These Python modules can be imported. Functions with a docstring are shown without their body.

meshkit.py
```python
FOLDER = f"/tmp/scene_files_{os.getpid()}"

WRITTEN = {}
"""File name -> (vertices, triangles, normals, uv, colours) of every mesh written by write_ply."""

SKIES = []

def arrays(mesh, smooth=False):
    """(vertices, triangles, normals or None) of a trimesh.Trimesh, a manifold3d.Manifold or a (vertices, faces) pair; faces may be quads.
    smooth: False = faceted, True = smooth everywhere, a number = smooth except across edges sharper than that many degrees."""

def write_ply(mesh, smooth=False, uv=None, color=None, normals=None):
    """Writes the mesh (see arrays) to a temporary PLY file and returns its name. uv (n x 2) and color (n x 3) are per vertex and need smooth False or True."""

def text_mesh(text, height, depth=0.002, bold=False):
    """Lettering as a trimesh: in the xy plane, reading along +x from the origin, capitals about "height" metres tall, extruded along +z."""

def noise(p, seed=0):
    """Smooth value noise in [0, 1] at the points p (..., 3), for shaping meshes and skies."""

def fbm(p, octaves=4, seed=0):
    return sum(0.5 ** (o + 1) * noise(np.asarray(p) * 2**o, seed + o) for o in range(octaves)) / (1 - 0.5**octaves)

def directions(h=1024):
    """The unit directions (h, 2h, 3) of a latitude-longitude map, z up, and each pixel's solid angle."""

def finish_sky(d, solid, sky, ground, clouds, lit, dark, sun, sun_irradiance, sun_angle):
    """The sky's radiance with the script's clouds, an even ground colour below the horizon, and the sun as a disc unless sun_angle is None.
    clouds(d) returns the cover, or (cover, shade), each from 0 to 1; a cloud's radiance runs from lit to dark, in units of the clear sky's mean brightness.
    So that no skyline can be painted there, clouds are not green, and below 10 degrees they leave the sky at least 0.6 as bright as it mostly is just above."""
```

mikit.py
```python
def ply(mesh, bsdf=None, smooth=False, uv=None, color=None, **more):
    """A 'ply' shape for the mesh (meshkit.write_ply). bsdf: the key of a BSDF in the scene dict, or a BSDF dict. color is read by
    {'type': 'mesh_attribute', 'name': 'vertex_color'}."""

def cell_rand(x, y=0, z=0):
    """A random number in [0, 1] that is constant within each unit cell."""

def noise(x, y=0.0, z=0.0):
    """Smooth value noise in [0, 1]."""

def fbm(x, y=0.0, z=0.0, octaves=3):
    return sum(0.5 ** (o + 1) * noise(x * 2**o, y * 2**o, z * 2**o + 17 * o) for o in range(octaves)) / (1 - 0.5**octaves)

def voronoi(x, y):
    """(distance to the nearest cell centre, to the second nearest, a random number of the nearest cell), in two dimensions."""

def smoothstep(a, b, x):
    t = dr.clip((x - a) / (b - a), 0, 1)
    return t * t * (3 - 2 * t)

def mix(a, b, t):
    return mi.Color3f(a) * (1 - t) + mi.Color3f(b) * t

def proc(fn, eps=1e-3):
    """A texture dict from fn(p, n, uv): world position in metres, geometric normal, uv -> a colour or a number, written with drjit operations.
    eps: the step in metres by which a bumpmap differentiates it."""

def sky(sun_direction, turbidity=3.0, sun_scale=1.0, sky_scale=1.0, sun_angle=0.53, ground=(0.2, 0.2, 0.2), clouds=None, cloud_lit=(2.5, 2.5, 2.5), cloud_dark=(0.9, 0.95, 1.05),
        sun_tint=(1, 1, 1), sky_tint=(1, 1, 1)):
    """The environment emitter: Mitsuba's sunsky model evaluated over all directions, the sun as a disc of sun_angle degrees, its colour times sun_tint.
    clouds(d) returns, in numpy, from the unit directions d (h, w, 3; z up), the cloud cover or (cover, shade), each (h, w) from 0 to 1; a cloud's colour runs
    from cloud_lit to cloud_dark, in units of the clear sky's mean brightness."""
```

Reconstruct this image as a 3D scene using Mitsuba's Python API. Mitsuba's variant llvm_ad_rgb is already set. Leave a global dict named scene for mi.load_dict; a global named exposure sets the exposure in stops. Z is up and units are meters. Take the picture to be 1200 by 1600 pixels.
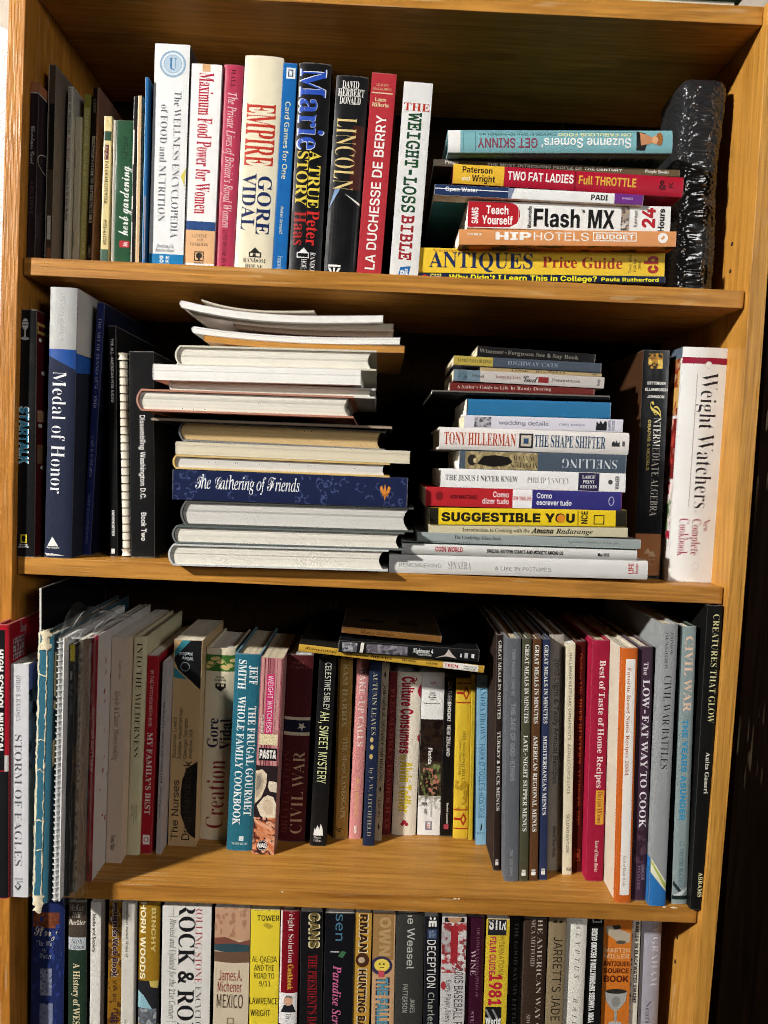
import math, glob, random
import numpy as np, trimesh, mitsuba as mi, mikit, meshkit, shapely
import drjit as dr
import mapbox_earcut as earcut
from mikit import proc, noise, fbm, smoothstep, mix
from shapely import affinity
from shapely.geometry import Polygon, LineString, Point, box
from PIL import Image, ImageDraw, ImageFont
from scipy.spatial import Voronoi

scene, labels = {}, {}
T4 = mi.ScalarTransform4f
# ------------------------------------------------------------------ camera, light, exposure
EYE, LOOK, UP = [0.41222, -0.85897, 0.12365], [0.41961, 0.13912, 0.06241], [-0.04405, 0.06151, 0.99713]
scene['camera'] = {'type': 'perspective', 'fov': math.degrees(2 * math.atan(600 / 1180)), 'fov_axis': 'x', 'near_clip': 0.02, 'far_clip': 60.0,
                   'to_world': T4().look_at(origin=EYE, target=LOOK, up=UP)}
LAMP = [-2.3, -2.0, 1.6]
scene['ceiling_lamp'] = {'type': 'sphere', 'center': LAMP, 'radius': 0.085, 'emitter': {'type': 'area', 'radiance': {'type': 'rgb', 'value': [3350.0, 3225.0, 3010.0]}}}
labels['ceiling_lamp'] = {'label': 'round ceiling lamp lighting the bookcase from upper left', 'category': 'lamp'}
scene['room_light'] = {'type': 'constant', 'radiance': {'type': 'rgb', 'value': [0.007, 0.0068, 0.0065]}}
# added unseen panel for fill light, to the right in front of the bookcase
scene['fill_panel'] = {'type': 'rectangle', 'to_world': T4().look_at(origin=[2.95, -3.2, 1.05], target=[0.4, 0, 0.1], up=[0, 0, 1]) @ T4().scale([0.6, 0.42, 1]), 'emitter': {'type': 'area', 'radiance': {'type': 'rgb', 'value': [15.5, 15.4, 15.2]}}}
labels['fill_panel'] = {'label': 'added glowing panel for fill light, unseen, in front and to the right of the bookcase', 'category': 'fill_panel'}
exposure = -0.06

# ------------------------------------------------------------------ materials
VC = {'type': 'mesh_attribute', 'name': 'vertex_color'}
def two(b): return {'type': 'twosided', 'bsdf': b}
def bump(b, fn, s, eps=3e-4): return {'type': 'bumpmap', 'tex': proc(fn, eps), 'scale': s, 'bsdf': b}
def rgb(*c): return {'type': 'rgb', 'value': list(c)}
def f_smudge(p, n, uv): return 0.24 + 0.30 * fbm(p.x * 38, p.y * 38, p.z * 38, 3)
def f_smudge2(p, n, uv): return 0.15 + 0.22 * fbm(p.x * 30 + 9, p.y * 30, p.z * 30, 3)
def f_wavy(p, n, uv): return fbm(p.x * 60, p.y * 60, p.z * 22, 3)
scene['jacket_paper'] = two(bump({'type': 'principled', 'base_color': VC, 'roughness': proc(f_smudge), 'specular': 0.17}, f_wavy, 0.0009))
scene['gloss_card'] = two(bump({'type': 'principled', 'base_color': VC, 'roughness': proc(f_smudge2), 'specular': 0.2}, f_wavy, 0.0006))
scene['book_cloth'] = two({'type': 'principled', 'base_color': VC, 'roughness': 0.75, 'specular': 0.2})
scene['print_ink'] = two({'type': 'principled', 'base_color': VC, 'roughness': proc(f_smudge), 'specular': 0.2})
scene['page_paper'] = two({'type': 'principled', 'base_color': VC, 'roughness': 0.9, 'specular': 0.1})
scene['board_edge'] = two({'type': 'principled', 'base_color': VC, 'roughness': 0.7, 'specular': 0.2})

def oak(p, along, across, deep, dark, light, seed):
    w = fbm(along * 3 + seed, across * 26, deep * 26, 2)
    g = fbm(along * 9 + seed, across * 210 + 14 * w, deep * 210 + 9 * w, 3)
    pore = smoothstep(0.60, 0.82, noise(along * 24 + seed, across * 800, deep * 800))
    broad = fbm(along * 1.3, across * 9 + seed, deep * 9, 2)
    c = mix(dark, light, dr.clip(0.18 + 1.1 * (g - 0.24) + 0.45 * (broad - 0.5), 0, 1))
    scuff = smoothstep(0.74, 0.86, noise(along * 26 + 4 * w + seed, across * 330, deep * 330)) * smoothstep(0.5, 0.75, fbm(along * 7 + seed, across * 20, deep * 20, 2))
    stain = smoothstep(0.55, 0.8, fbm(along * 11 + 2 * seed, across * 30, deep * 30, 3))
    return (c * (1 - 0.2 * pore) * (1 - 0.22 * stain)) * (1 - 0.35 * scuff) + mi.Color3f(0.62, 0.47, 0.28) * (0.35 * scuff)
DK, LT = (0.30, 0.120, 0.016), (0.58, 0.286, 0.058)
def f_oak_x(p, n, uv): return oak(p, p.x, p.z, p.y, DK, LT, 3.1)
def f_oak_z(p, n, uv): return oak(p, p.z, p.x, p.y, (0.28, 0.098, 0.010), (0.53, 0.224, 0.035), 7.7)
def f_oak_zi(p, n, uv): return oak(p, p.z, p.y, p.x, (0.34, 0.146, 0.020), (0.57, 0.285, 0.055), 1.7)
def f_pore_x(p, n, uv): return noise(p.x * 40, p.y * 700, p.z * 700)
def f_pore_z(p, n, uv): return noise(p.x * 700, p.y * 700, p.z * 40)
def f_oak_rough(p, n, uv): return 0.34 + 0.2 * fbm(p.x * 25, p.y * 25, p.z * 25, 2)
def wood(fn, pf): return two(bump({'type': 'principled', 'base_color': proc(fn), 'roughness': proc(f_oak_rough), 'specular': 0.28}, pf, 0.0005, 2e-4))
scene['oak_along_shelf'] = wood(f_oak_x, f_pore_x)
scene['oak_edge_band'] = wood(lambda p, n, uv: oak(p, p.x, p.z, p.y, (0.22, 0.080, 0.010), (0.56, 0.262, 0.048), 9.3), f_pore_x)
scene['oak_upright'] = wood(f_oak_z, f_pore_z)
scene['oak_upright_inner'] = wood(f_oak_zi, f_pore_z)
def f_dark_wood(p, n, uv): return oak(p, p.z, p.x, p.y, (0.006, 0.0025, 0.001), (0.028, 0.013, 0.005), 5.5)
scene['shade_dark_board'] = wood(lambda p, n, uv: oak(p, p.z, p.x, p.y, (0.012, 0.006, 0.002), (0.034, 0.016, 0.006), 2.2), f_pore_z)  # back panel colour darkened to stand in for shade deep in the case
scene['shade_dark_board']['bsdf']['bsdf'].update({'specular': 0.05, 'roughness': 0.9})
scene['dark_wood'] = wood(f_dark_wood, f_pore_z)
scene['dark_wood']['bsdf']['bsdf'].update({'specular': 0.06, 'roughness': 0.8})
def f_wall(p, n, uv): return mix((0.44, 0.37, 0.30), (0.52, 0.45, 0.375), fbm(p.x * 14, p.y * 14, p.z * 40, 3))
scene['wall_paint'] = two({'type': 'principled', 'base_color': proc(f_wall), 'roughness': 0.8})
def f_stucco(p, n, uv): return fbm(p.x * 420, p.y * 420, p.z * 420, 3)
scene['white_stucco'] = two(bump({'type': 'principled', 'base_color': rgb(.82, .82, .82), 'roughness': 0.9}, f_stucco, 0.002))
def f_crinkle(p, n, uv): return fbm(p.x * 150, p.y * 150, p.z * 60, 3) + 0.5 * noise(p.x * 520, p.y * 520, p.z * 260)
scene['black_plastic_wrap'] = two(bump({'type': 'principled', 'base_color': rgb(.018, .0185, .02), 'roughness': 0.13, 'specular': 0.75}, f_crinkle, 0.00012, 4e-4))
def f_film(p, n, uv):
    rim = dr.maximum(smoothstep(0.94, 0.985, uv.x), dr.maximum(smoothstep(0.95, 0.985, uv.y), smoothstep(0.05, 0.015, uv.y)))
    crease = smoothstep(0.60, 0.80, noise(uv.x * 17 + 1.5 * noise(uv.x * 3, uv.y * 5), uv.y * 3.0, 1.5))
    return dr.clip(0.03 + 0.30 * crease + 0.5 * rim, 0, 1)
def f_film_soft(p, n, uv):
    return 0.02 + 0.15 * smoothstep(0.6, 0.85, noise(uv.x * 17 + 1.5 * noise(uv.x * 3, uv.y * 5), uv.y * 3.0, 1.5))
for _nm, _fn in (('clear_plastic', f_film), ('clear_plastic_sheet', f_film_soft)): scene[_nm] = {'type': 'blendbsdf', 'weight': proc(_fn),
    'a': {'type': 'thindielectric', 'int_ior': 1.35}, 'b': two({'type': 'principled', 'base_color': rgb(.6, .6, .58), 'roughness': 0.25, 'specular': 0.8})}
scene['steel_wire'] = two({'type': 'roughconductor', 'material': 'Al', 'alpha': 0.25})

# ------------------------------------------------------------------ colour, lettering and flat print
def lin(h, k=0.84):
    v = np.array([int(h[i:i + 2], 16) for i in (1, 3, 5)]) / 255.0
    return k * np.where(v < 0.04045, v / 12.92, ((v + 0.055) / 1.055) ** 2.4)

FD = glob.glob('/opt/blender-*/*/datafiles/fonts/')[0]
MATH = {'B': (0x1d400, 0x1d41a, 0x1d7ce), 'S': (0x1d400, 0x1d41a, 0x1d7ce), 'I': (0x1d434, 0x1d44e, 0), 'J': (0x1d468, 0x1d482, 0), 'C': (0x1d4d0, 0x1d4ea, 0), 'M': (0x1d670, 0x1d68a, 0x1d7f6)}
WEIGHT = {'s': 420, 'm': 620, 'b': 760, 'k': 900}
FONT, GLYPH = {}, {}
def font(kind):
    if kind not in FONT:
        if kind == 'math': f = ImageFont.truetype(FD + 'NotoSansMath-Regular.woff2', 110)
        elif kind == 'n': f = ImageFont.truetype(FD + 'Noto Sans CJK Regular.woff2', 110)
        else:
            f = ImageFont.truetype(FD + 'Inter.woff2', 110)
            f.set_variation_by_axes([28, WEIGHT.get(kind, 500)])
        FONT[kind] = f
    return FONT[kind]
def trace(f, s, grow):
    x0, y0, x1, y1 = f.getbbox(s, anchor='ls')
    im = Image.new('L', (x1 - x0 + 8, y1 - y0 + 8))
    ImageDraw.Draw(im).text((4 - x0, 4 - y0), s, 255, font=f, anchor='ls')
    on = np.pad(np.asarray(im) > 127, ((0, 0), (1, 1))).astype(np.int8)
    r, a = np.nonzero(np.diff(on, axis=1) == 1)
    e = np.nonzero(np.diff(on, axis=1) == -1)[1]
    if not len(r): return None
    g = shapely.union_all(shapely.box(a, -r - 1, e, -r)).buffer(0.7 + grow).buffer(-0.7).simplify(0.8)
    return affinity.translate(g, x0 - 4, 4 - y0)
def tri(poly):
    """(vertices, triangles) of a shapely geometry."""
    vs, fs, k = [], [], 0
    for g in getattr(poly, 'geoms', [poly]):
        if g.geom_type != 'Polygon' or g.is_empty: continue
        rings = [np.array(g.exterior.coords)[:-1]] + [np.array(r.coords)[:-1] for r in g.interiors]
        v = np.vstack(rings)
        t = earcut.triangulate_float64(v, np.cumsum([len(r) for r in rings]).astype(np.uint32)).reshape(-1, 3)
        vs.append(v); fs.append(t.astype(int) + k); k += len(v)
    return (np.vstack(vs), np.vstack(fs)) if vs else (np.zeros((0, 2)), np.zeros((0, 3), int))
def glyph(kind, ch, grow, banded):
    """A letter in units of the capital height: vertices, triangles, advance, right edge."""
    key = (kind, ch, grow, banded)
    if key in GLYPH: return GLYPH[key]
    s, fk = ch, kind
    if kind == 'Q' and ch.isalpha():
        fk = 'math'
        s = {'B': '\u212c', 'E': '\u2130', 'F': '\u2131', 'H': '\u210b', 'I': '\u2110', 'L': '\u2112', 'M': '\u2133', 'R': '\u211b', 'h': '\u210e'}.get(ch) or chr((0x1d49c + ord(ch) - 65) if ch.isupper() else 0x1d44e + ord(ch) - 97)
    if kind in MATH:
        up, lo, dg = MATH[kind]
        if 'A' <= ch <= 'Z': s = chr(up + ord(ch) - 65)
        elif 'a' <= ch <= 'z': s = '\u210e' if (kind == 'I' and ch == 'h') else chr(lo + ord(ch) - 97)
        elif ch.isdigit() and dg: s = chr(dg + ord(ch) - 48)
        fk = 'math' if s != ch else ('b' if kind in 'BJM' else 's')
    f = font(fk)
    H = {'math': 73.0, 'n': 81.0}.get(fk, 80.0)
    shrink = -1.55 if kind == 'S' and fk == 'math' else 0.0
    g = None if ch == ' ' else trace(f, s, shrink + grow)
    v, t = np.zeros((0, 2)), np.zeros((0, 3), int)
    if g is not None and not g.is_empty:
        g = affinity.scale(g, 1 / H, 1 / H, origin=(0, 0))
        if banded:
            _, y0, _, y1 = g.bounds
            cuts = [a for a in np.arange(-0.6, 1.6, 0.17) if a < y1 and a + 0.17 > y0]
            g = shapely.MultiPolygon([q for a in cuts for q in getattr(g.buffer(0).intersection(box(-9, a, 9, a + 0.17)), 'geoms', [g.buffer(0).intersection(box(-9, a, 9, a + 0.17))]) if q.geom_type == 'Polygon'])
        v, t = tri(g)
    GLYPH[key] = (v, t, f.getlength(s) / H + (0.01 if kind not in 'CQ' else -0.02))
    return GLYPH[key]
def line_of_text(s, kind, grow=0, banded=True):
    vs, ts, x, k = [], [], 0.0, 0
    for ch in s:
        v, t, adv = glyph(kind, ch, grow, banded)
        if len(v):
            vs.append(v + [x, 0]); ts.append(t + k); k += len(v)
        x += adv
    v = np.vstack(vs)
    x0, x1 = v[:, 0].min(), v[:, 0].max()
    return np.column_stack([(v[:, 0] - x0) / max(x1 - x0, 1e-6), v[:, 1]]), np.vstack(ts)

def ring_pts(a, u, ra, ru, n=28):
    t = np.arange(n) * 2 * math.pi / n
    return [(a + ra * math.sin(k), u + ru * math.cos(k)) for k in t]
def print_items(items, Wd, L, seed):
    """Flat print on a face Wd wide and L long (mm): yields (kind, vertices (across, along), triangles, colours)."""
    rng = np.random.default_rng(seed)
    face = box(0.15, 0.15, Wd - 0.15, L - 0.15)
    strips = [box(i * Wd / 10, -9, (i + 1) * Wd / 10, L + 9) for i in range(10)]
    def cut(poly):
        poly = poly.buffer(0).intersection(face)
        if poly.is_empty: return np.zeros((0, 2)), np.zeros((0, 3), int)
        x0, _, x1, _ = poly.bounds
        if x1 - x0 < Wd * 0.13 or Wd > 90: return tri(poly)
        out = [poly.intersection(s) for s in strips if s.bounds[2] > x0 and s.bounds[0] < x1]
        return tri(shapely.MultiPolygon([q for o in out for q in getattr(o, 'geoms', [o]) if q.geom_type == 'Polygon']))
    def P(pts): return Polygon([(u, a) for a, u in pts])
    for it in items:
        k = it[0]
        if k == 't':
            _, s, kd, a0, a1, u0, u1, col, d = it[:9]
            if min(a0, a1) > L + 4: continue
            x, t = line_of_text(s, kd, it[9] if len(it) > 9 else 0, d in 'dui' and d not in 'hIH')
            u0, u1 = u0 * Wd, u1 * Wd
            if d == 'd': v = np.column_stack([u0 + x[:, 1] * (u1 - u0), a0 + x[:, 0] * (a1 - a0)])
            elif d == 'u': v = np.column_stack([u1 - x[:, 1] * (u1 - u0), a1 - x[:, 0] * (a1 - a0)])
            elif d == 'I': v = np.column_stack([u1 - x[:, 0] * (u1 - u0), a0 + x[:, 1] * (a1 - a0)])
            else: v = np.column_stack([u0 + x[:, 0] * (u1 - u0), a1 - x[:, 1] * (a1 - a0)])
            keep = ((v[t][:, :, 1] > 0.3) & (v[t][:, :, 1] < L - 0.3)).all(1)
            yield 'lettering', v, t[keep], lin(col)
        elif k == 'r':
            _, a0, a1, u0, u1, col = it
            yield 'printed_band', *cut(box(u0 * Wd, a0, u1 * Wd, a1)), lin(col)
        elif k == 'f':
            _, a0, a1, u0, u1, col, w = it
            o = box(u0 * Wd, a0, u1 * Wd, a1); w *= Wd
            yield 'printed_band', *cut(o.difference(o.buffer(-w))), lin(col)
        elif k in ('e', 'o', 'o2', 'star', 'p'):
            if k == 'p': g = P([(a, u * Wd) for a, u in it[1]]); col = it[2]
            elif k == 'star':
                _, a, u, r, col = it
                t = [(r * (1 if i % 2 == 0 else 0.42), i * math.pi / 5 + 0.2) for i in range(10)]
                g = P([(a + q * math.sin(w), u * Wd + q * math.cos(w)) for q, w in t])
            else:
                a, u, ra, ru, col = it[1:6]
                ru = ra if ru is None else ru * Wd
                g = P(ring_pts(a, u * Wd, ra, ru))
                if k != 'e': g = g.difference(g.buffer(-(it[6] * 0.25 if len(it) > 6 else 0.6)))
            yield 'printed_picture', *cut(g), lin(col)
        elif k == 'b2':
            _, a0, a1, u0, u1, col, sd = it
            r2 = np.random.default_rng(sd)
            r = box(u0 * Wd, a0, u1 * Wd, min(a1, L))
            n = int(min(60, 8 + (a1 - a0) * (u1 - u0) * Wd / 60))
            bl = [P(ring_pts(r2.uniform(a0, a1), r2.uniform(u0, u1) * Wd, r2.uniform(1, 5), r2.uniform(.6, 3), 9)) for _ in range(n)]
            yield 'printed_picture', *cut(shapely.union_all(bl).intersection(r)), lin(col)
        elif k == 'b':
            _, a0, a1, u0, u1, cols, sd = it
            a1 = min(a1, L)
            r2 = np.random.default_rng(sd)
            w, h = (u1 - u0) * Wd, a1 - a0
            if h < 0.5: continue
            n = int(np.clip(w * h / 2.2, 40, 620))
            pts = np.column_stack([r2.uniform(0, w, n) + u0 * Wd, r2.uniform(0, h, n) + a0])
            far = np.array([[-999, -999], [-999, 9999], [9999, -999], [9999, 9999.0]])
            vo = Voronoi(np.vstack([pts, far]))
            r = box(u0 * Wd, a0, u1 * Wd, a1)
            q = meshkit.fbm(np.column_stack([pts / max(3.0, 0.28 * min(w, h) + 2), np.full(n, sd * 7.3)]), 3, sd)
            rank = np.clip((q - 0.25) / 0.5, 0, 0.999)
            cs = np.array([lin(c) for c in cols])
            V, F, C, kk = [], [], [], 0
            for i in range(n):
                reg = vo.regions[vo.point_region[i]]
                if -1 in reg or len(reg) < 3: continue
                v, t = cut(Polygon(vo.vertices[reg]).intersection(r))
                if not len(v): continue
                f = rank[i] * (len(cols) - 1); j = int(f); m = min(max((f - j) * 2 - .5, 0), 1)
                c = cs[j] * (1 - m) + cs[min(j + 1, len(cols) - 1)] * m
                V.append(v); F.append(t + kk); C.append(np.tile(c * r2.uniform(.94, 1.06), (len(v), 1))); kk += len(v)
            yield 'printed_picture', np.vstack(V), np.vstack(F), np.vstack(C)
        elif k == 'stripes':
            cs = ['#d8a09c', '#7d4048', '#c88a88', '#e0c4b8', '#a85c68', '#3a2028', '#d89a9c', '#b87078']
            for i in range(22): yield 'printed_band', *cut(box(i * Wd / 22, 0, (i + .8) * Wd / 22, L * .6)), lin(cs[int(rng.integers(len(cs)))])
        elif k == 'vine':
            _, a0, a1 = it; am, h = (a0 + a1) / 2, (a1 - a0) / 2
            t = np.linspace(0, 1, 40)
            ln = LineString(np.column_stack([t * Wd, am + h * .5 * np.sin(t * 9)])).buffer(.35)
            lf = [P(ring_pts(am + h * .62 * math.cos(x * 9), x * Wd, h * .24, h * .42, 8)) for x in np.linspace(.06, .94, 9)]
            yield 'printed_picture', *cut(shapely.union_all([ln] + lf)), lin('#d8c07c')
        elif k == 'film':
            _, a0, a1, u0, u1 = it
            x, t = line_of_text('HIGH', 'k', 0, False)
            yield 'lettering', np.column_stack([(u0 + x[:, 0] * (u1 - u0)) * Wd, a1 - x[:, 1] * (a1 - a0)]), t, lin('#b4a8a8')
            sq = [box(u * Wd - .7, a - .8, u * Wd + .7, a + .8) for u in np.linspace(u0 + .004, u1 - .004, 12) for a in np.linspace(a0 + 3, a1 - 3, 5)]
            yield 'printed_picture', *cut(shapely.union_all(sq)), lin('#7c1620')
        elif k == 'dk':
            gs = []
            for i in range(int(L / 7)):
                a, u = rng.uniform(0, L), rng.uniform(0, Wd)
                R = rng.uniform(2.5, 6); s0 = rng.uniform(0, 6.28); t = np.linspace(s0, s0 + rng.uniform(2.5, 5), 16)
                rr = R * (1 - .5 * (t - s0) / 5)
                gs.append(LineString(np.column_stack([u + rr * np.cos(t), a + rr * np.sin(t)])).buffer(.32))
                for _ in range(5):
                    w = rng.uniform(s0, s0 + 5)
                    gs.append(affinity.rotate(affinity.scale(Point(u + R * math.cos(w), a + R * math.sin(w)).buffer(1, 3), rng.uniform(.4, 1.1), rng.uniform(.8, 1.9)), rng.uniform(0, 180)))
            yield 'printed_picture', *cut(shapely.union_all(gs)), lin('#46517c')

# ------------------------------------------------------------------ mesh helpers
count = {}
def numbered(name):
    count[name] = count.get(name, 0) + 1
    return name if count[name] == 1 else f'{name}_{count[name] - 1:03d}'
def child(parent, name):
    k, i = f'{parent}__{name}', 0
    while k in scene: i += 1; k = f'{parent}__{name}_{i:03d}'
    return k
class MB:
    """Collects vertices, faces and vertex colours."""
    def __init__(s): s.v, s.f, s.c, s.n = [], [], [], 0
    def add(s, v, f, c):
        v = np.asarray(v, float); f = np.asarray(f, int)
        if f.ndim == 2 and f.shape[1] == 4: f = np.vstack([f[:, [0, 1, 2]], f[:, [0, 2, 3]]])
        c = np.asarray(c, float)
        if c.ndim == 1: c = np.tile(c, (len(v), 1))
        s.v.append(v); s.f.append(f + s.n); s.c.append(c); s.n += len(v)
    def mesh(s, fn=None):
        v, f, c = np.vstack(s.v), np.vstack(s.f), np.vstack(s.c)
        return (fn(v) if fn else v), f, c
    def put(s, key, bsdf, fn=None, smooth=False):
        if not s.v or not sum(map(len, s.f)): return
        v, f, c = s.mesh(fn)
        scene[key] = mikit.ply((v, f), bsdf, smooth=smooth, color=np.clip(c, 0, 1))
def grid(fn, us, vs):
    """Vertices fn(u, v) over a grid and its quads."""
    U, V = np.meshgrid(us, vs, indexing='ij')
    p = fn(U.ravel(), V.ravel()); n = len(vs)
    i, j = np.meshgrid(np.arange(len(us) - 1), np.arange(n - 1), indexing='ij')
    q = (i * n + j).ravel()
    return p, np.column_stack([q, q + n, q + n + 1, q + 1])
def lines(a, b, e, k):
    e = min(e, (b - a) * .2)
    return np.concatenate([[a], np.linspace(a + e, b - e, k), [b]])
def plate(mb, u0, u1, y0, y1, v0, v1, col, wear, rng, ny=2):
    """A thin board with scuffed rims: u = thickness, y and v its face."""
    ys, vs, us = lines(y0, y1, .0012, ny), lines(v0, v1, .0012, 4), np.array([u0, u1])
    def tint(p):
        edge = np.minimum.reduce([np.abs(p[:, 2] - y0), np.abs(p[:, 2] - y1), np.abs(p[:, 1] - v0), np.abs(p[:, 1] - v1)]) < 2e-4
        w = np.where(edge, wear * rng.uniform(.2, 1, len(p)), 0)[:, None]
        return col * (1 - w) + np.array([.55, .52, .47]) * w
    for u in (u0, u1):
        p, q = grid(lambda a, b: np.column_stack([np.full_like(a, u), b, a]), ys, vs); mb.add(p, q, tint(p))
    for v in (v0, v1):
        p, q = grid(lambda a, b: np.column_stack([b, np.full_like(a, v), a]), ys, us); mb.add(p, q, tint(p))
    for y in (y0, y1):
        p, q = grid(lambda a, b: np.column_stack([b, a, np.full_like(a, y)]), vs, us); mb.add(p, q, tint(p))
PAGE = {'W': '#f2f0ea', 'w': '#e4dfd2', 'g': '#d4d1cb', 'c': '#ddd2b8', 't': '#c9ab7a', 'b': '#a8927c', 'o': '#c48c46'}

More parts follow.
